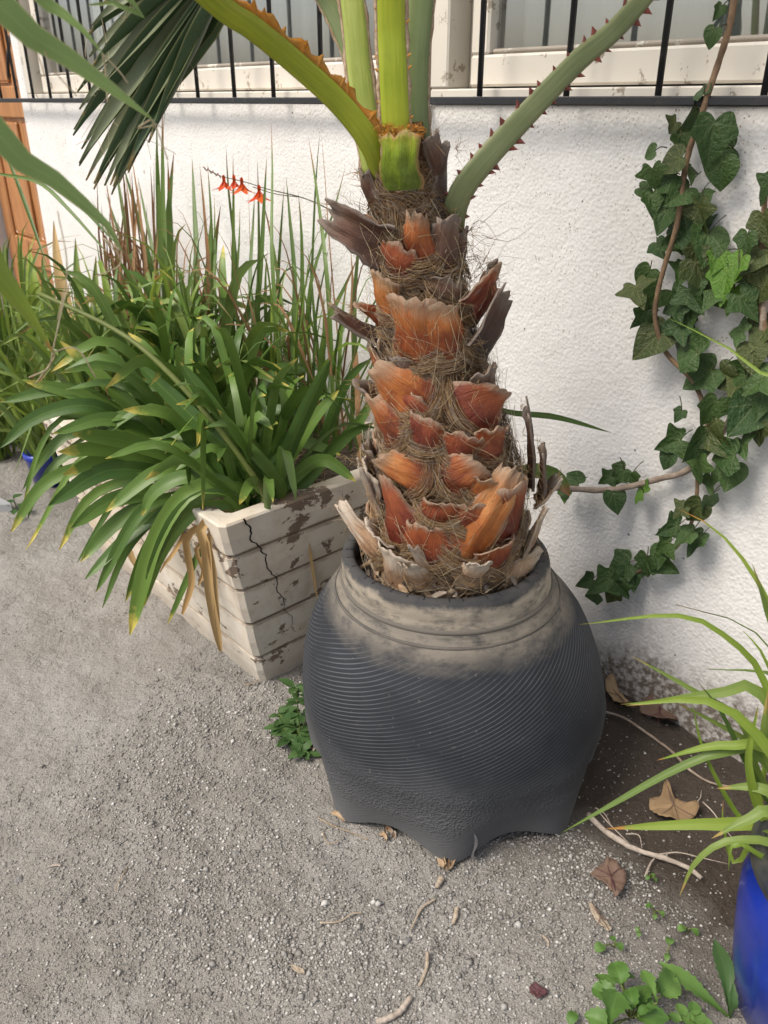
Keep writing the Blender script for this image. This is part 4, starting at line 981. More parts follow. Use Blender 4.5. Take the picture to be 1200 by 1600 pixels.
B_ = [([(300,722),(200,690),(113,678)],1.82,1.66,.050,.1),([(295,700),(180,655),(82,678)],1.86,1.72,.044,.3),([(290,735),(180,702),(91,706)],1.82,1.66,.050,.0),([(290,730),(180,712),(98,742)],1.84,1.66,.046,-.2),([(280,745),(170,735),(76,790)],1.80,1.64,.052,.0),([(285,760),(180,780),(111,826)],1.78,1.62,.050,.1),([(290,760),(190,810),(126,878)],1.76,1.62,.046,.2),([(300,770),(220,800),(150,925)],1.74,1.60,.034,.1),([(300,770),(210,830),(133,905)],1.74,1.60,.040,.4),([(310,780),(240,840),(196,940)],1.72,1.6,.034,-.2),([(230,690),(150,635),(60,650),(0,700)],1.90,1.78,.044,.2),([(210,690),(110,650),(62,700),(35,800)],1.9,1.76,.016,.2),([(240,720),(130,730),(65,760),(17,832)],1.86,1.74,.040,.2),([(230,700),(120,675),(68,715),(36,765)],1.88,1.78,.034,.3),([(220,715),(110,710),(60,765),(44,810)],1.86,1.76,.030,.5),([(255,690),(130,620),(40,596)],1.92,1.88,.046,.0),([(235,680),(120,610),(0,628)],1.95,1.86,.040,.2),([(310,740),(190,620),(94,533)],1.88,1.9,.046,.1),([(285,720),(195,580),(165,540)],1.92,1.95,.042,.2),([(330,700),(285,620),(270,580)],1.88,1.9,.036,.5),([(300,690),(240,560),(200,520)],1.95,2.0,.036,.3),([(290,735),(200,760),(120,880)],1.76,1.66,.018,.3),([(300,750),(150,700),(40,860)],1.82,1.68,.018,.4),([(310,745),(250,735),(165,800)],1.76,1.66,.044,.3),([(290,715),(220,650),(150,660)],1.84,1.78,.042,.6),([(315,720),(270,650),(192,640)],1.8,1.72,.040,.2),([(280,735),(150,770),(92,860)],1.78,1.66,.030,.1),([(300,760),(205,850),(160,950)],1.72,1.62,.024,.3),([(280,710),(160,655),(70,640)],1.9,1.84,.04,.5)]
for px, y0, y1, wd, rl in B_: traced('leaf', agB, px, y0, y1, wd * .80, AG, base=bB + Vector((rnd.uniform(-.06, .06), rnd.uniform(-.03, .06), 0)), roll=R(rl * 60), n=18, fold=.15)
# olive flower stalk lying across the clump
v, f, uv = tube(spline([bA + Vector((0, .03, .0)), P(410, 765, 1.64), P(330, 655, 1.66), P(240, 560, 1.72), P(170, 510, 1.78), P(60, 458, 1.84)], 24), [lerp(.0075, .0045, i / 24) for i in range(25)], 8); mesh('flower_stalk', v, f, MAT['green_stem'], agB, uv)
# withered ribbons hanging down the planter
wi = MAT['withered']
for own, px, y0, y1, wd in ((agA, [(318,815),(322,860),(328,930),(345,1018)], 1.60, 1.555, .024), (agA, [(300,830),(296,880),(300,910),(285,960)], 1.63, 1.60, .018), (agA, [(312,850),(318,890),(310,915)], 1.63, 1.6, .012), (agA, [(450,785),(458,815),(480,850),(495,935)], 1.69, 1.72, .013), (agA, [(445,780),(455,822),(472,852),(490,850)], 1.68, 1.72, .009), (agB, [(200,830),(205,865),(215,890)], 1.76, 1.72, .022), (agB, [(280,850),(258,880),(250,895)], 1.68, 1.66, .012), (agA, [(330,830),(335,900),(342,1000)], 1.60, 1.56, .014)):
    traced('withered_leaf', own, px, y0, y1, wd, wi, base=(bA if own is agA else bB), prof='ribbon', n=14, roll=rnd.uniform(-.4, .4), fold=.3, twist=rnd.uniform(-.8, .8))
def clump(name, label, cat, spots, n, L, wd, mats, lean, seed, prof='strap', group=None, arch=.5, fold=.15, lname='leaf', rollr=1.2, bias=None, own=None):
    o = own or thing(name, label, cat, group); rr = random.Random(seed)
    for i in range(n):
        b = Vector(rr.choice(spots)) + Vector((rr.uniform(-.05, .05), rr.uniform(-.05, .05), 0)); az = rr.uniform(0, 6.283); l = rr.uniform(*L); ln = rr.uniform(*lean)
        dr = Vector((math.cos(az), math.sin(az), 0))
        if bias: dr = (dr + Vector(bias)).normalized()
        # keep foliage on this side of the wall
        end = b + dr * l * ln
        if NW.dot(end) > DW - .04: dr -= NW * (dr.dot(NW) * 1.0); dr = dr.normalized() if dr.length > .1 else -EW
        h = l * math.sqrt(max(.05, 1 - ln * ln)); ar = arch * rr.uniform(.4, 1.4)
        pts = [b, b + dr * l * ln * .30 + Vector((0, 0, h * .45)), b + dr * l * ln * .66 + Vector((0, 0, h * (.86 - .1 * ar))), b + dr * l * ln * (1 + .1 * ar) + Vector((0, 0, h * (1 - .75 * ar * ln)))]
        leaf(lname, o, pts, wd * rr.uniform(.7, 1.2), MAT[rr.choice(mats)], prof=prof, n=12, roll=rr.uniform(-rollr, rollr), fold=fold, view=False if rr.random() < .6 else True, cols=3)
    return o
clump('', '', '', [bA], 26, (.22, .42), .028, ['agapanthus'], (.3, .8), 31, own=agA, arch=.7); clump('', '', '', [bB, W(-1.62, .5, .45)], 52, (.28, .55), .028, ['agapanthus'], (.3, .9), 32, own=agB, arch=.7)
clump('agapanthus', 'dense strap-leaved clump in the middle of the planter behind the drooping leaves', 'plant', [W(-2.0, .5, .45), W(-1.9, .4, .45), W(-2.1, .35, .45)], 80, (.30, .58), .026, ['agapanthus', 'agapanthus', 'daylily'], (.2, .85), 33, arch=.7)
# upright iris blades against the wall
ir = thing('iris', 'tall upright sword leaves with brown tips against the white wall', 'plant')
IR = [((262,600),(262,250),20),((278,600),(272,236),22),((285,610),(300,245),18),((250,600),(190,250),14),((240,590),(178,235),12),((310,600),(312,258),14),((320,580),(324,255),10),((352,600),(353,228),13),((362,590),(364,240),11),((345,600),(335,305),10),((390,600),(402,250),13),((372,600),(417,243),16),((410,600),(398,300),13),((400,610),(388,247),9),((440,600),(424,190),12),((450,610),(447,275),15),((462,610),(466,300),14),((455,600),(410,310),13),((470,620),(540,260),11),((478,620),(500,205),8),((520,620),(482,215),12),((545,560),(500,190),7),((250,600),(215,275),12),((300,600),(330,330),18),((330,610),(375,325),12),((300,620),(345,320),20),((430,620),(444,290),11),((480,600),(515,380),10),((500,600),(480,385),9),((235,590),(205,240),11),((220,590),(245,180),14),((270,610),(245,215),16),((268,600),(254,165),14),((490,620),(560,400),18),((500,640),(556,470),14),((420,600),(440,430),14),((380,600),(330,420),14),((560,600),(548,390),22),((545,610),(560,330),18),((340,600),(300,440),18),((430,600),(470,480),14),((228,590),(165,300),12),((400,600),(360,370),12)]
rr = random.Random(21)
for i, (b, t, wpx) in enumerate(IR):
    base = Wp(b[0], b[1], rr.uniform(.16, .34)); base.z = .45
    # base goes into the soil of the planter (or the ground to its right)
    s = EW.dot(base); 
    if s > -1.42: base.z = .0
    tip = Wp(t[0], t[1], rr.uniform(.05, .14)); mid = Wp(lerp(b[0], t[0], .45) + rr.uniform(-16, 16), lerp(b[1], t[1], .5), rr.uniform(.12, .24)); k = (mid - CAM).length / 1400
    dead = i % 8 == 5; leaf('blade', ir, [base, base.lerp(mid, .55) + EW * rr.uniform(-.012, .012), mid, mid.lerp(tip, .6) + EW * rr.uniform(-.008, .008), tip], wpx * k * (.5 if dead else .62), twist=rr.uniform(-1.2, 1.2) if dead else rr.uniform(-.3, .3), mat=MAT['dead_leaf' if dead else 'iris'], prof='blade', n=12, roll=R(rr.uniform(-35, 35)), fold=.1, cols=3)
clump('', '', '', [W(-1.7, .25, .45), W(-1.55, .22, .45), W(-1.9, .22, .45), W(-2.1, .2, .45)], 24, (.25, .50), .011, ['iris', 'iris', 'daylily', 'dead_leaf'], (.05, .45), 35, prof='blade', own=ir, lname='blade', arch=.3)
# crocosmia spray
cr = thing('crocosmia', 'arching wiry flower spray with orange-red blooms in front of the wall', 'flower')
cs = [W(-1.43, .12, .45), Wp(640, 480, .12), Wp(600, 400, .12), Wp(560, 355, .13), Wp(510, 325, .13), Wp(470, 308, .14), Wp(420, 296, .14), Wp(385, 285, .15), Wp(345, 275, .15), Wp(325, 265, .15)]
cs[0].z = .02 if EW.dot(cs[0]) > -1.42 else .45
v, f, uv = tube(spline(cs, 40), [lerp(.0022, .0010, i / 40) for i in range(41)], 6); mesh('stem', v, f, MAT['dark_stem'], cr, uv)
v, f, uv = tube(spline([Wp(470, 308, .14), Wp(430, 303, .145), Wp(395, 292, .15)], 10), .0012, 5); mesh('stem', v, f, MAT['dark_stem'], cr, uv)
for (x, y, k) in ((350, 284, 1.5), (378, 288, 1.6), (405, 300, 1.7), (366, 284, 1.2)):
    c = Wp(x, y, .15); up_ = c + Vector((0, 0, .018)); fl_ = leaf('flower', cr, [up_, c, c + Vector((0, 0, -.012))], .010, MAT['petal'], prof='ribbon', n=5, fold=.5)
    for q in range(6):
        a_ = q * 1.047 + x; d_ = Vector((math.cos(a_), math.sin(a_), -1.1)).normalized()
        leaf('petal', fl_, [c + Vector((0, 0, .004)), c + d_ * .012 * k, c + d_ * .022 * k + Vector((math.cos(a_), math.sin(a_), .1)) * .010 * k], .011 * k, MAT['petal'], prof='oval', n=6, fold=.1, view=False, cols=3)
for i in range(7):
    t = i / 6; c = Wp(lerp(345, 322, t), lerp(275, 263, t) + (-1) ** i * 3, .15); v, f, uv = tube([c, c + Vector((-.004, 0, .006 * (-1) ** i)), c + Vector((-.009, 0, .010 * (-1) ** i))], [.0012, .002, .0006], 5); mesh('bud', v, f, MAT['thorn_red'], cr, uv)
# dead grassy tuft
dg = thing('dry_reed_tuft', 'brown dried reed tuft standing between the green blades and the wall', 'plant')
for i in range(70):
    bx = rr.uniform(165, 245); b = Wp(bx, rr.uniform(430, 470), rr.uniform(.12, .25)); b.z = .45; t = Wp(bx + rr.uniform(-35, 25), rr.uniform(240, 400), rr.uniform(.05, .2)); md = b.lerp(t, .55) + Vector((rr.uniform(-.03, .03), rr.uniform(-.03, .03), 0))
    if i % 5 == 0: t = t + Vector((rr.uniform(-.15, .1), -.05, -.10))
    leaf('blade', dg, [b, md, t], rr.uniform(.005, .016), MAT['dead_leaf'], prof='blade', n=9, roll=rr.uniform(-1, 1), cols=3)
# litter of straw on the planter soil
st_ = MB()
for i in range(600):
    p = W(rr.uniform(-2.3, -1.45), rr.uniform(.15, .65), .458 + rr.random() * .03); d_ = Vector((rr.uniform(-1, 1), rr.uniform(-1, 1), rr.uniform(-.2, .3))).normalized() * rr.uniform(.02, .08)
    v, f, uv = tube([p, p + d_ * .5 + Vector((0, 0, .005)), p + d_], .0012, 3); st_.add(v, f, uv)
tag(st_.build('straw_litter', MAT['straw'], None), 'dry straw litter on the planter soil between the plants', 'litter', kind='stuff')
# daylilies and grasses further along, by the door
GRD = 0.0
clump('daylily', 'bright green grassy clump beyond the end of the planter near the wooden door', 'plant', [W(-2.65, .40, 0), W(-2.85, .30, 0), W(-2.95, .5, 0)], 150, (.45, .95), .020, ['daylily', 'daylily', 'iris', 'yellow_green'], (.15, .75), 41, prof='blade', arch=.6)
clump('daylily', 'thick grassy clump filling the far half of the planter below the palm fan', 'plant', [W(-2.22, .5, .45), W(-2.27, .35, .45), W(-2.15, .4, .45), W(-2.2, .6, .45)], 150, (.30, .60), .020, ['daylily', 'daylily', 'iris', 'yellow_green'], (.2, .85), 42, prof='blade', arch=.7)
clump('daylily', 'yellow-green grassy clump at the foot of the wooden door', 'plant', [W(-3.5, .45, 0), W(-3.7, .35, 0), W(-3.35, .6, 0)], 120, (.5, 1.0), .022, ['daylily', 'yellow_green', 'iris'], (.1, .6), 43, prof='blade', arch=.5)
clump('wispy_grass', 'fine wispy light green grass between the planter plants and the wall', 'grass', [W(-2.1, .22, .45), W(-1.85, .25, .45), W(-2.25, .3, .45), W(-1.65, .2, .45)], 120, (.35, .70), .0075, ['daylily', 'iris', 'yellow_green', 'dead_leaf'], (.15, .75), 47, prof='blade', arch=.6)
cn = thing('canna', 'broad yellowing leaves standing in the grass by the wooden door', 'plant')
for (b, t, wd, mt) in (((95, 470), (84, 345), .07, 'withered'), ((60, 480), (45, 378), .07, 'yellow_green'), ((45, 480), (28, 365), .06, 'yellow_green'), ((110, 470), (118, 372), .06, 'daylily'), ((80, 480), (66, 400), .07, 'daylily'), ((120, 480), (150, 400), .06, 'daylily'), ((100, 490), (128, 440), .07, 'withered')):
    p0 = Wp(*b, .30); p0.z = 0; p1 = Wp(*t, .16); leaf('leaf', cn, [p0, p0.lerp(p1, .55), p0.lerp(p1, .8) + Vector((.0, -.02, .01)), p1], wd, MAT[mt], prof='oval' if False else 'fan', n=12, fold=.15, cols=5, roll=rr.uniform(-.5, .5))
lg = [([(0, 236), (60, 255), (110, 305), (200, 400)], 2.5), ([(0, 272), (60, 285), (110, 330), (180, 410)], 2.5), ([(10, 240), (40, 320), (75, 420)], 2.6)]
for px, Y in lg: traced('leaf', cn, px, Y + .3, Y, .012, MAT['iris'], prof='blade', n=14, base=W(-3.2, .35, .0) if False else None)

# ------------------------------------------------------------------ ivy on the wall
iv = thing('ivy', 'dark green ivy with woody stems climbing the wall beside the window bars', 'ivy')
def vine(px, d, r0, r1, mat, n=30):
    v, f, uv = tube(spline([Wp(x, y, dd) for (x, y), dd in zip(px, d if hasattr(d, '__len__') else [d] * len(px))], n), [lerp(r0, r1, i / n) * (1 + .16 * noise.noise(Vector((i * .9, px[0][0], 0)))) for i in range(n + 1)], 8); return mesh('stem', v, f, MAT[mat], iv, uv)
vine([(1150, -20), (1140, 40), (1122, 100), (1105, 150), (1095, 185), (1073, 250), (1058, 350), (1040, 410), (1027, 460), (1024, 500), (1040, 550), (1085, 600), (1105, 660), (1095, 720)], [.035, .035, .04, .05, .055, .055, .06, .055, .06, .055, .04, .03, .03, .03], .0060, .0042, 'vine_stem', 60)
vine([(862, 762), (900, 764), (940, 766), (985, 760), (1030, 748), (1072, 736), (1110, 700), (1150, 640), (1185, 560), (1195, 470), (1215, 380)], [.13, .09, .06, .04, .03, .03, .03, .03, .03, .03, .03], .0072, .0060, 'vine_old', 50)
vine([(1090, 730), (1088, 780), (1075, 830), (1040, 870), (1000, 892), (960, 908), (920, 925)], .03, .0045, .0030, 'vine_stem')
vine([(1196, 300), (1190, 400), (1188, 470), (1205, 560)], .03, .005, .006, 'vine_stem')
OUT = [(0, -.02), (.16, .10), (.40, .20), (.62, .02), (.44, -.22), (.78, -.50)]
def ivy_mesh(kind):
    # 5-lobed outline, tip down (-y); stalk end at (0,0)
    half = {'a': [(0, .06), (.14, .20), (.36, .22), (.46, .02), (.56, -.22), (.40, -.34), (.30, -.52), (.14, -.78), (0, -.98)],
            'b': [(0, .04), (.16, .26), (.34, .30), (.40, .10), (.70, -.06), (.50, -.24), (.30, -.36), (.20, -.62), (0, -.96)],
            'c': [(0, .08), (.20, .24), (.42, .16), (.52, -.10), (.46, -.38), (.30, -.64), (.14, -.84), (0, -1.0)]}[kind]
    sm = spline([Vector((x, y, 0)) for x, y in half], 22); half = [(max(0, p.x), p.y) for p in sm]
    v = []; f = []; uv = []
    def zf(x, y): return .20 * abs(x) - .16 * y * y - .10 * x * x + .05 * math.sin(7 * x + 3 * y)
    n = len(half); mids = [(0, lerp(half[0][1], half[-1][1], i / (n - 1))) for i in range(n)]
    for sgn in (1, -1):
        b = len(v)
        for i in range(n):
            (mx, my), (x, y) = mids[i], half[i]
            for t in (0, .35, .7, 1):
                X, Y = lerp(mx, x, t) * sgn, lerp(my, y, t); v.append((X, Y, zf(X, Y))); uv.append((.5 + .5 * X, .5 + .5 * Y))
        for i in range(n - 1):
            for k in range(3): a = b + i*4 + k; q = (a, a+1, a+5, a+4); f.append(q if sgn > 0 else q[::-1])
    return v, f, uv
IVM = {}
for kd in 'abc':
    for mt in ('ivy', 'ivy_young', 'ivy_olive'):
        v, f, uv = ivy_mesh(kd); o = mesh('tmp_leaf', v, f, MAT[mt], None, uv); IVM[kd + mt] = o.data; bpy.data.objects.remove(o)
IVC = (-NW)
def ivy_leaf(px, py, size, rot=0, mt='ivy', d=.05, tilt=None, kd=None, stalk=None):
    rr_ = ivr; p = Wp(px, py, d); k = (p - CAM).length / 1400; sz = size * k * 1.05
    kd = kd or rr_.choice('aabbc'); o = bpy.data.objects.new('leaf', IVM[kd + mt]); COL.objects.link(o); o.parent = iv
    zax = (IVC * rr_.uniform(.55, 1.0) + (CAM - p).normalized() * .35 + Vector((rr_.uniform(-.9, .9), rr_.uniform(-.6, .6), rr_.uniform(-.3, .8)))).normalized()
    up_ = Vector((0, 0, 1)) - zax * zax.z; up_.normalize(); up_ = Matrix.Rotation(R(rot), 3, zax) @ up_; xax = up_.cross(zax)
    m4 = Matrix((xax, up_, zax)).transposed().to_4x4(); m4.translation = p + up_ * sz * .4
    o.matrix_world = m4 @ Matrix.Diagonal((sz * rr_.uniform(.9, 1.15), sz, sz, 1))
    b = p + up_ * sz * .4; tgt = b + Vector((rr_.uniform(-.02, .02), rr_.uniform(-.01, .01), rr_.uniform(.0, .03))) + NW * (max(0, d - .03))
    v, f, uv = tube(spline([tgt, tgt.lerp(b, .5) + Vector((0, 0, .004)), b], 4), .0011, 4); mesh('leaf_stalk', v, f, MAT['dark_stem'], iv, uv)
ivr = random.Random(77)
IVL = [(1078,188,46,40),(1112,225,66,0),(1127,272,56,-15),(1048,255,52,60),(1040,285,40,50),(1078,272,44,20),(1022,280,44,-30),(1020,320,50,-20),(1060,305,56,40),(1094,345,60,-10),(1035,345,44,20),(1078,365,66,-15),(1105,385,56,25),(1050,380,50,60),(1030,390,40,-40),(1095,430,60,-20),(1065,430,50,30),(1130,445,52,-10),(1150,420,44,20),(1170,440,40,-30),(1008,438,46,30),(998,462,44,-20),(1000,500,42,10),(1020,470,46,40),(1050,480,52,70),(1085,470,46,-40),(1110,470,40,10),(1015,535,74,45),(1072,545,76,90),(1092,590,68,60),(1050,510,50,80),(1110,645,66,10),(1088,700,70,20),(1120,690,60,-40),(1090,735,60,5),(1045,695,58,55),(1042,720,40,20),(1140,745,46,-5),(1165,650,64,20),(1150,600,50,-20),(1180,600,56,20),(1130,715,50,80),(1160,700,46,-60),(1175,560,48,0),(1190,630,50,10),(1180,400,56,20),(1165,385,44,-10),(1195,440,60,30),(1170,480,50,-30),(1190,520,60,10),(1150,520,40,60),(1195,360,50,0),(1195,300,44,30),(1185,680,50,15),(965,745,44,20),(962,785,48,0),(990,750,30,-20),(1000,765,34,100),(945,750,30,60),(895,748,34,120),(880,765,34,80),(882,775,24,0),(1110,760,44,-20),(1085,800,44,40),(1105,790,34,0),(1045,828,48,60),(1068,840,50,30),(1085,850,40,-10),(1035,855,40,40),(1060,800,36,20),(1040,885,44,-60),(1010,885,48,10),(965,890,52,20),(990,905,40,0),(938,915,48,50),(955,930,44,20),(975,925,40,-40),(925,930,36,60),(915,910,30,90),(1030,870,34,-20),(1015,240,24,60),(1050,200,30,30),(1098,140,34,110),(1122,20,26,40),(1112,60,26,20),(1065,225,44,10),(1100,310,44,-30),(1120,410,40,30),(1140,470,46,0),(1075,500,46,-20),(1060,650,30,20),(1035,300,34,10),(1010,300,30,-50),(1085,405,54,10)]
for i, (x, y, s, ro) in enumerate(IVL):
    mt = 'ivy'
    if (x, y) in ((1130,445),(1150,420),(1000,765),(882,775),(1140,470),(1120,410)): mt = 'ivy_young'
    elif i % 6 == 3 or (x > 1160 and i % 2): mt = 'ivy_olive'
    ivy_leaf(x, y, s * ivr.uniform(.70, 1.04), -ro + ivr.uniform(-18, 18), mt, d=ivr.uniform(.035, .075))
rx = random.Random(5)
for i in range(10):                                        # leaves tucked behind the front ones
    x, y, s, ro = rx.choice(IVL[:54]); ivy_leaf(x + rx.uniform(-22, 22), y + rx.uniform(-22, 22), rx.uniform(34, 50), rx.uniform(-80, 80), rx.choice(['ivy', 'ivy', 'ivy_olive']), d=rx.uniform(.012, .032))

# ------------------------------------------------------------------ blue glazed pot at the right with its plant
BC = Vector((.730, .822, 0)); BH = .30
bp = thing('glazed_pot', 'cobalt blue glazed pot with a dark rim standing near the wall', 'pot')
lathe('body', [(.001, .0), (.158, .0), (.164, .006), (.176, .09), (.185, .17), (.187, .215), (.181, .25), (.170, .268)], MAT['blue_glaze'], bp, BC, 72)
lathe('rim', [(.170, .266), (.180, .272), (.188, .284), (.188, .296), (.180, .303), (.166, .302), (.160, .292)], MAT['dark_rim'], bp, BC, 72)
lathe('inner_wall', [(.160, .293), (.156, .27), (.150, .235), (.145, .21)], MAT['blue_inner'], bp, BC, 72)
lathe('soil', [(.001, .222), (.08, .225), (.146, .218)], MAT['soil'], bp, BC, 40)
pp = thing('strap_leaf_plant', 'bright green grassy-leaved plant arching out of the cobalt blue pot', 'plant')
bb = BC + Vector((.0, .06, .22)); YG = MAT['yellow_green']; DL = MAT['daylily']
for px, y0, y1, wd, m_, rl in (([(1200,1080),(1140,1000),(1060,962),(905,976)],1.0,1.05,.011,YG,.2),([(1195,1230),(1160,1130),(1085,1080),(985,1024)],.98,1.04,.014,DL,.3),([(1200,1095),(1120,1085),(1060,1092),(978,1103)],1.0,1.02,.022,DL,.1),([(1210,1180),(1150,1165),(1100,1168),(1027,1188)],.95,.98,.020,YG,.2),([(1195,1190),(1130,1175),(1050,1205),(960,1255),(876,1302)],.96,.98,.015,DL,.2),([(1210,1295),(1120,1288),(1040,1290),(945,1295)],.92,.95,.020,YG,.0),([(1215,1275),(1170,1280),(1112,1310)],.88,.88,.024,DL,.2),([(1215,1320),(1170,1312),(1125,1318),(1085,1350),(1062,1400)],.87,.88,.014,DL,.3),([(1210,1345),(1160,1320),(1142,1325),(1138,1360)],.86,.86,.012,YG,.5),([(1215,1250),(1180,1230),(1120,1232)],.92,.95,.024,DL,.1),([(1190,1300),(1150,1270),(1100,1175),(1080,1090)],.93,1.0,.008,YG,.3),([(1200,1040),(1170,995),(1160,985)],1.0,1.04,.010,YG,.3),([(1290,1180),(1225,1000),(1190,920),(1150,860),(1108,820),(1060,795)],.98,1.08,.010,YG,.1),([(1215,1000),(1195,940),(1175,880)],1.0,1.0,.018,DL,.2),([(1200,1250),(1160,1180),(1125,1110),(1090,1065)],.96,1.0,.012,'tip',.4),([(1205,1200),(1170,1160),(1100,1120),(1050,1095)],1.0,1.02,.012,DL,.2),([(1200,1300),(1150,1350),(1130,1290),(1130,1250)],.9,.95,.010,YG,.2),([(1210,1200),(1195,1150),(1200,1080)],.95,.95,.02,DL,.2),([(1210,1300),(1170,1200),(1185,1100)],.92,.95,.016,YG,.2)):
    traced('leaf', pp, px, y0, y1, wd, MAT['iris'] if m_ == 'tip' else m_, base=bb + Vector((rnd.uniform(-.05, .04), rnd.uniform(-.04, .04), 0)), prof='blade', n=18, roll=R(rl * 70), fold=.14)
clump('', '', '', [bb, bb + Vector((.05, .02, 0))], 26, (.30, .55), .016, ['yellow_green', 'daylily'], (.2, .8), 51, prof='blade', own=pp, arch=.6, bias=(.7, -.2, 0))
# long blades from behind the ivy and behind the trunk
ob_ = thing('stray_grass_blade', 'long thin green blade crossing in front of the ivy on the wall', 'leaf')
leaf('leaf', ob_, [W(-.38, .16, .0), W(-.42, .20, .45), Wp(1262, 640, .15), Wp(1200, 592, .14), Wp(1140, 545, .12), Wp(1035, 492, .10)], .010, YG, prof='blade', n=16)
ob2 = thing('stray_grass_blade', 'dark green blade sticking out of the trunk towards the bare wall', 'leaf')
leaf('leaf', ob2, [trunk_hit(770, 650, -.02) + Vector((0, .06, 0)), P(800, 645, 1.50), P(870, 652, 1.54), P(955, 676, 1.57)], .012, MAT['iris'], prof='blade', n=12)
leaf('leaf', ob2, [trunk_hit(800, 760, -.02) + Vector((0, .05, 0)), P(835, 735, 1.5), P(870, 745, 1.52), P(890, 775, 1.5)], .03, MAT['iris'], prof='strap', n=10)

# ------------------------------------------------------------------ small pots and slab at the far left
SC0 = G(22, 800); SA = (G(-70, 752) - SC0).normalized(); SB = Vector((SA.y, -SA.x, 0)); SB = SB if SB.y < 0 else -SB
sl = tag(box('concrete_slab', MAT['slab'], None, .0, 1.2, 0, .6, -.02, .035, b=.006, fr=lambda a, b, c: SC0 + SA * a + SB * (b * .5) + SA * (b * .6) + Vector((0, 0, c))), 'small grey concrete paving slab at the edge of the dirt', 'slab', kind='structure')
def small_pot(px, py, r, h, label):
    c = G(px, py); o = thing('small_blue_pot', label, 'pot')
    lathe('body', [(.001, -.005), (r * .72, -.005), (r * .95, h * .8), (r, h * .82), (r * 1.02, h), (r * .9, h), (r * .86, h * .85), (.001, h * .84)], MAT['blue_glaze'], o, c, 36)
    pl_ = clump('potted_seedling', label.replace('small dark blue pot', 'small leafy seedling growing in the dark blue pot'), 'plant', [c + Vector((0, 0, h * .84))], 16, (.08, .18), .014, ['nettle', 'daylily'], (.2, .8), int(px), prof='oval')
small_pot(78, 752, .075, .13, 'small dark blue pot between the paving slab and the planter'); small_pot(-8, 690, .10, .16, 'small dark blue pot beyond the grass by the path')

# ------------------------------------------------------------------ weeds
def ovals(parent, stalks, mat='weed'):
    for (x, y), z, L, wd, az, pit, prof, mt in stalks:
        p = G(x, y, z); d_ = Vector((math.cos(az), math.sin(az), 0)); leaf('leaf', parent, [p, p + d_ * L * .5 + Vector((0, 0, L * pit * .6)), p + d_ * L + Vector((0, 0, L * pit * .5))], wd, MAT[mt], prof=prof, n=8, fold=.08, view=False, cols=5, jag=.0)
def stem_to(parent, a_, b_, r=.0012, mat='green_stem'):
    v, f, uv = tube(spline([a_, a_.lerp(b_, .5) + Vector((0, 0, .006)), b_], 6), r, 5); mesh('stem', v, f, MAT[mat], parent, uv)
def sprig(px, py, leaves, label, name='seedling', mt='weed', z=.012):
    o = thing(name, label, 'weed'); root = G(px, py); root.z = -.004
    for (x, y, L, wd, prof) in leaves:
        c = G(x, y, z); d_ = (c - root); d_.z = 0; d_ = d_.normalized() if d_.length > 1e-4 else Vector((1, 0, 0)); b_ = c - d_ * L * .5
        stem_to(o, root, b_); leaf('leaf', o, [b_, c + Vector((0, 0, .003)), c + d_ * L * .5 - Vector((0, 0, .002))], wd, MAT[mt], prof=prof, n=8, fold=.07, view=False, cols=5)
    return o
sprig(960, 1478, [(937,1481,.019,.019,'round'),(957,1467,.012,.010,'round'),(968,1479,.014,.014,'round')], 'three round seedling leaves sprouting on bare dirt below the brown leaf')
sprig(1022, 1425, [(1014,1416,.012,.011,'round'),(1023,1432,.010,.008,'round'),(1034,1428,.010,.010,'round')], 'tiny round-leaved seedling between the brown leaf and the blue pot')
sprig(1075, 1455, [(1065,1451,.015,.014,'round'),(1086,1456,.014,.013,'round')], 'pair of round seed leaves on dirt near the blue pot')
sprig(1043, 1490, [(1046,1470,.016,.015,'round'),(1042,1496,.016,.010,'oval')], 'seedling with one pale round leaf above the toothed rosette leaf')
sprig(998, 1455, [(996,1452,.010,.007,'oval'),(998,1460,.010,.008,'oval')], 'tiny folded seedling standing alone on the dirt')
sprig(1016, 1372, [(1012,1371,.010,.009,'round'),(1020,1368,.009,.007,'round'),(1024,1375,.007,.006,'round')], 'tiny seedling beside the pale root')
sprig(895, 1594, [(894,1590,.022,.018,'round')], 'single round leaf at the edge of the weed patch')
ws = thing('sow_thistle', 'bushy light green weed with lobed leaves in bare dirt by the blue pot', 'weed'); root = G(985, 1592, -.004)
for (x, y, z, L, wd, prof, az) in ((965,1520,.05,.040,.034,'round',1.6),(958,1527,.045,.026,.014,'oval',3.0),(980,1527,.045,.026,.014,'oval',.1),(942,1552,.05,.036,.032,'round',2.4),(945,1535,.045,.034,.030,'round',2.0),(958,1575,.07,.062,.048,'saw',1.1),(985,1560,.06,.036,.028,'round',1.4),(1000,1570,.04,.050,.030,'saw',-.4),(1015,1540,.07,.055,.022,'saw',1.7),(1003,1555,.045,.045,.032,'oval',.9),(1045,1540,.05,.046,.042,'round',.8),(1030,1545,.04,.028,.02,'oval',.6),(1020,1590,.05,.050,.030,'oval',.0),(935,1595,.03,.044,.030,'oval',2.6),(1010,1580,.06,.030,.022,'round',.5)):
    c = G(x, y, z); d_ = Vector((math.cos(az), math.sin(az), 0)); b_ = c - d_ * L * .5; stem_to(ws, root, b_, .0014); leaf('leaf', ws, [b_, c + Vector((0, 0, .006)), c + d_ * L * .5 - Vector((0, 0, .003))], wd, MAT['weed'], prof=prof, n=12, fold=.20, view=False, cols=5, jag=.14 if prof != 'round' else .09, roll=math.sin(x) * .5)
ros = thing('rosette_weed', 'weed with two long toothed leaves with white midribs against the blue pot', 'weed'); root = G(1140, 1592, -.004)
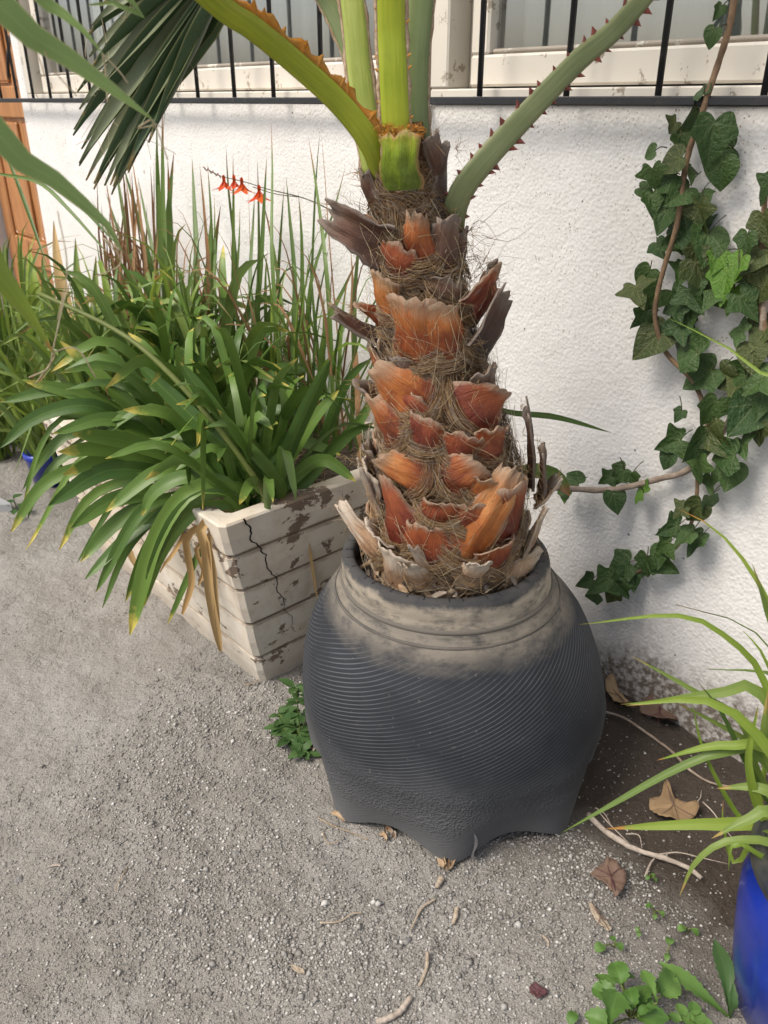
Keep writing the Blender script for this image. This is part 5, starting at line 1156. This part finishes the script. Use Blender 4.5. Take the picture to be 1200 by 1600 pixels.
leaf('leaf', ros, [root, G(1105, 1560, .03), G(1070, 1530, .04), G(1030, 1503, .03)], .030, MAT['weed'], prof='saw', n=22, fold=.12, jag=.12, view=False); leaf('leaf', ros, [root, G(1138, 1555, .03), G(1132, 1510, .05), G(1116, 1468, .05)], .030, MAT['nettle'], prof='saw', n=22, fold=.12, jag=.08, view=False)
leaf('leaf', ros, [root, G(1146, 1570, .04), G(1146, 1535, .06)], .014, MAT['nettle'], prof='saw', n=14, jag=.08, view=False)
lw = thing('lobed_weed', 'small pale weed with a ladder of round leaflets beside the rosette', 'weed'); root = G(1035, 1592, -.004)
ends = [(1090, 1612, .02)]; stem_to(lw, root, G(1120, 1606, .02), .0015)
for (x, y, L, az) in ((1065,1578,.022,1.9),(1085,1576,.024,1.4),(1055,1590,.020,2.6),(1075,1592,.024,-.6),(1090,1590,.028,.3),(1100,1600,.03,-.3)): c = G(x, y, .03); d_ = Vector((math.cos(az), math.sin(az), 0)); stem_to(lw, root, c - d_ * L * .5, .001); leaf('leaf', lw, [c - d_ * L * .5, c, c + d_ * L * .5], L * .85, MAT['weed'], prof='round', n=7, view=False)
nw = thing('nettle_weed', 'small dark green nettle-like weed growing against the tyre pot', 'weed'); rn_ = random.Random(3)
for (x0, y0, x1, y1, hz) in ((470,1150,462,1075,.14),(465,1150,435,1115,.06),(470,1155,460,1140,.08),(475,1160,445,1175,.05),(480,1170,465,1195,.05),(470,1150,490,1085,.16),(475,1165,490,1185,.04),(478,1175,455,1205,.04),(470,1165,438,1150,.05),(482,1180,475,1205,.03)):
    a_ = G(x0, y0, -.004); b_ = G(x1, y1 + hz * 330, hz * .45); b_ = P(x1, y1, a_.y + rn_.uniform(-.02, .06)); b_.z = max(.012, b_.z); stem_to(nw, a_, b_, .0014)
    for t in (.45, .7, .9, 1.0):
        c = a_.lerp(b_, t)
        for q in range(3 if t < 1 else 4):
            az = rn_.uniform(0, 6.28); d_ = Vector((math.cos(az), math.sin(az), rn_.uniform(-.3, .4))); L = rn_.uniform(.024, .044)
            e_ = c + d_ * L; e_.z = max(.006, e_.z); leaf('leaf', nw, [c, c.lerp(e_, .5) + Vector((0, 0, .003)), e_], L * .55, MAT['nettle'], prof='oval', n=8, fold=.12, jag=.10, view=False, cols=3)
sprig(25, 790, [(15,785,.04,.03,'oval'),(35,790,.04,.03,'oval'),(28,775,.045,.03,'oval'),(22,800,.035,.025,'oval')], 'low green weed between the paving slab and the dirt', mt='nettle', z=.03)

# ------------------------------------------------------------------ fallen leaves, roots, twigs
def flat_leaf(outline, z, mat, label, name='fallen_leaf', curl=.012, cat='leaf'):
    """leaf traced on the ground from its outline; thin, curled, with a thickness"""
    lr = random.Random(int(outline[0][0])); cl = [Vector((x, y, 0)) for x, y in outline]; m0 = len(cl); fine = []
    for i in range(m0):                                  # closed spline with a torn, wavy edge
        a, b, c_, d = cl[i-1], cl[i], cl[(i+1) % m0], cl[(i+2) % m0]
        for k in range(4):
            t = k / 4; q = 0.5 * ((2*b) + (c_-a)*t + (2*a-5*b+4*c_-d)*t*t + (3*b-a-3*c_+d)*t*t*t); j = 0 if k == 0 else .8
            fine.append((q.x + lr.uniform(-j, j), q.y + lr.uniform(-j, j)))
    outline = fine
    c = sum((G(x, y) for x, y in outline), Vector()) / len(outline); n = len(outline); v = []; f = []; uv = []
    rings = 4; mx = max((G(x, y) - c).length for x, y in outline)
    for s_, dz in ((1, 0), (1, -.0012)):
        v.append(c + Vector((0, 0, z + dz + .004))); uv.append((.5, .5))
        for r_ in range(1, rings + 1):
            for k, (x, y) in enumerate(outline):
                p = c.lerp(G(x, y), r_ / rings); h = z + curl * (((p - c).length / mx) ** 2) * (.6 + .6 * math.sin(k * .475)) + (.0022 * math.sin(k * 1.25 + r_) + .0014 * math.sin(k * 2.9)) * r_ / rings; v.append(p + Vector((0, 0, max(.004, h) + dz))); uv.append((.5 + .5 * r_ / rings * math.cos(6.28 * k / n), .5 + .5 * r_ / rings * math.sin(6.28 * k / n)))
    half = 1 + rings * n
    for o_ in (0, half):
        for k in range(n):
            f.append((o_, o_+1+k, o_+1+(k+1) % n))
            for r_ in range(rings - 1): a = o_+1+r_*n+k; b = o_+1+r_*n+(k+1) % n; f.append((a, a+n, b+n, b))
    for k in range(n): a = 1+(rings-1)*n+k; b = 1+(rings-1)*n+(k+1) % n; f.append((a, a+half, b+half, b))
    o = tag(fix_normals(mesh(name, v, f, MAT[mat], None, uv)), label, cat)
    if cat == 'leaf' and mx > .025:                      # stalk and raised ribs
        tip = max(range(n), key=lambda k: (G(*outline[k]) - c).length); T0 = G(*outline[tip]); e = (c - T0)
        for sp_ in ((c + e * .9), (c + e * .5 + Vector((e.y, -e.x, 0)) * .55), (c + e * .5 - Vector((e.y, -e.x, 0)) * .55)):
            vv_, ff_, uu_ = tube(spline([c - e * .75 + Vector((0, 0, z + .007)), c + Vector((0, 0, z + .0052)), sp_ + Vector((0, 0, z + .004))], 8), .0007, 5); mesh('rib', vv_, ff_, MAT['brown_leaf' if mat != 'brown_leaf' else 'maroon_leaf'], o, uu_)
    return o
flat_leaf([(1038,1228),(1048,1243),(1062,1256),(1078,1258),(1089,1264),(1086,1280),(1070,1286),(1050,1288),(1028,1284),(1015,1268),(1014,1255),(1030,1252)], .008, 'tan_leaf', 'tan lobed dry leaf lying on the dark soil by the wall', curl=.018)
flat_leaf([(952,1349),(965,1360),(976,1366),(977,1385),(970,1400),(962,1408),(955,1396),(944,1386),(925,1376),(921,1370),(938,1358)], .008, 'brown_leaf', 'brown curled dry leaf lying on the grit near the pale root', curl=.012)
flat_leaf([(828,1544),(840,1543),(855,1552),(850,1560),(838,1564),(829,1556)], .006, 'maroon_leaf', 'small maroon dry leaf alone on bare dirt', curl=.006)
flat_leaf([(1000,1110),(1030,1102),(1052,1118),(1058,1138),(1040,1145),(1020,1128),(1000,1122)], .015, 'brown_leaf', 'dark brown dry leaf propped against the foot of the wall', curl=.03)
flat_leaf([(945,1075),(958,1078),(975,1098),(990,1115),(980,1120),(962,1104),(948,1090)], .015, 'tan_leaf', 'rolled tan leaf in the gap between tyre pot and wall', curl=.03)
flat_leaf([(920,1412),(928,1420),(945,1440),(956,1452),(950,1458),(935,1445),(924,1430)], .004, 'pod', 'narrow grey dead leaf half sunk in the grit', curl=.004)
flat_leaf([(452,1510),(465,1512),(476,1518),(474,1524),(462,1520)], .003, 'pod', 'small pale chaff flake on the trodden dirt', 'chaff', .004, 'chaff')
def stick(px, r0, r1, mat, label, name='twig', z=.004, n=24, cat='twig', wob=.0):
    ps = spline([G(x, y, z) for x, y in px], n); rr_ = random.Random(int(px[0][0])); ps = [p + Vector((rr_.uniform(-1, 1), rr_.uniform(-1, 1), rr_.uniform(-.3, 1))) * wob for p in ps]
    for p in ps: p.z = max(p.z, gz(p.x, p.y) + .3 * r0)
    v, f, uv = tube(ps, [lerp(r0, r1, i / n) * (1 + .15 * rr_.uniform(-1, 1)) for i in range(n + 1)], 7); return tag(mesh(name, v, f, MAT[mat], None, uv), label, cat)
rt = stick([(918,1272),(945,1298),(975,1318),(1000,1330),(1040,1342),(1075,1356),(1096,1372)], .006, .0045, 'root', 'thick pale bare root running across the soil from the tyre pot', 'root', .006, cat='root', wob=.0008)
for i, px in enumerate(([(935,1268),(950,1285),(975,1310),(990,1325)], [(930,1262),(945,1272),(955,1290)], [(1030,1335),(1060,1332),(1095,1340),(1138,1350)], [(978,1303),(998,1305),(1003,1325)], [(1068,1265),(1092,1250),(1096,1235)], [(1098,1253),(1115,1270),(1128,1290),(1145,1310)])):
    ps = spline([G(x, y, .008) for x, y in px], 12); v, f, uv = tube(ps, [.0018 - .0001 * k for k in range(13)], 5); mesh('rootlet', v, f, MAT['root'], rt, uv)
stick([(942,1112),(975,1122),(1010,1145),(1050,1175),(1080,1205),(1120,1226),(1185,1232)], .0035, .0022, 'vine_old', 'long thin grey runner lying along the foot of the wall', 'runner', .006, wob=.0006)
stick([(1008,1370),(1016,1350),(1022,1342)], .0025, .0018, 'root', 'short pale broken twig beside the pale root')
stick([(668,1488),(667,1510),(660,1530),(655,1540)], .0035, .0028, 'pod', 'short greyish stick on bare dirt in front of the tyre pot', z=.003)
stick([(642,1558),(625,1580),(605,1592),(588,1597)], .0045, .0055, 'root', 'pale splintered stick half buried in the dirt', z=.002)
stick([(680,1405),(660,1418),(648,1440),(642,1452)], .0026, .0018, 'pod', 'curved dusty stem on the grit in front of the pot', z=.002)
stick([(714,1420),(712,1432),(708,1443)], .0048, .0035, 'pod', 'stubby dry pod lying on the grit', 'dry_pod', .003, 10, 'pod')
stick([(690,1372),(686,1380),(682,1386)], .0065, .004, 'pod', 'pale dry pod next to the husk under the pot skirt', 'dry_pod', .004, 10, 'pod')
stick([(78,1354),(86,1352),(95,1352)], .0022, .002, 'root', 'tiny pale stick on the trodden dirt', z=.003)
stick([(848,1462),(856,1470),(857,1480)], .0024, .0016, 'pod', 'tiny curved husk on bare dirt', 'dry_pod', .003, 10, 'pod')
stick([(500,1442),(530,1440),(550,1428),(566,1426)], .0020, .0012, 'pod', 'thin wavy dead stem on the dirt', z=.003)
stick([(497,1278),(525,1292),(552,1302),(575,1312)], .0012, .0009, 'straw', 'thin straw stalk at the edge of the pot skirt', z=.004)
stick([(504,1300),(512,1318),(530,1314)], .0011, .0009, 'straw', 'bent straw stalk on the grit by the pot skirt', z=.004)
stick([(405,1060),(395,1068),(380,1070)], .0012, .001, 'straw', 'bent dry stalk by the foot of the planter', z=.004)
stick([(180,1390),(190,1370),(200,1355)], .0010, .0008, 'straw', 'hair-thin straw on the open dirt', z=.003)
# husk stuffed under the front point and left point of the skirt
hk = thing('palm_husk', 'crumpled dry palm husk poking out under the front point of the pot skirt', 'husk'); rh = random.Random(9)
for i in range(9):
    p = G(rh.uniform(690, 715), rh.uniform(1335, 1358), .008); d_ = Vector((rh.uniform(-.5, .5), -1, rh.uniform(.0, .6))).normalized() * rh.uniform(.015, .032)
    leaf('husk', hk, [p - d_ * .8 + Vector((0, 0, .01)), p, p + d_ * .6], rh.uniform(.010, .018), MAT['husk' if i % 3 else 'base_pale'], prof='ribbon', n=6, roll=rh.uniform(-.8, .8), fold=.35, twist=rh.uniform(-1, 1))
for lab, (cx, cy), cnt in (('crumpled tan husk tucked under the skirt corner facing the planter', (540, 1274), 5), ('curled pale husk between the nettle weed and the tyre pot', (489, 1165), 5), ('pale husk crumbs below the skirt edge', (605, 1304), 4)):
    h2 = thing('dry_husk', lab, 'husk')
    for i in range(cnt):
        p = G(cx + rh.uniform(-14, 14), cy + rh.uniform(-6, 6), .008); d_ = Vector((rh.uniform(-1, 1), rh.uniform(-1, 1), rh.uniform(0, .5))).normalized() * rh.uniform(.010, .02)
        leaf('husk', h2, [p - d_, p + Vector((0, 0, .006)), p + d_], rh.uniform(.006, .012), MAT['husk' if i % 2 else 'base_pale'], prof='ribbon', n=6, roll=rh.uniform(-.8, .8), fold=.4)
# single stones
for i, (x, y, r, lab) in enumerate(((635,1466,.010,'smooth grey stone pressed into dirt beside the curved stem'), (654,1162,.0001,None), (325,1164,.007,'grey pebble on the grit to the side of the nettle weed'), (368,1332,.009,'rough grey stone in the coarse grit'), (498,1375,.006,'small grey pebble in the grit'), (238,1432,.007,'dark clod of earth on the trodden dirt'), (28,1368,.010,'dark lump of earth near the edge of the path'), (985,1349,.005,'pale rounded pebble beside the brown leaf'))):
    if not lab: continue
    c = G(x, y); r *= .8; c.z = gz(c.x, c.y) - r * .05; v = []; f = []
    for j in range(7):
        for k in range(10):
            t, a_ = math.pi * j / 6, 2*math.pi*k/10; d_ = Vector((math.sin(t)*math.cos(a_)*1.2, math.sin(t)*math.sin(a_), math.cos(t)*.65)); v.append(c + d_ * r * (1 + .6 * noise.noise(d_ * 2.2 + Vector((i, 0, 0)))))
    for j in range(6):
        for k in range(10): a = j*10+k; b = j*10+(k+1)%10; f.append((a, b, b+10, a+10))
    tag(mesh('pebble', v, f, MAT['stone']), lab, 'pebble')
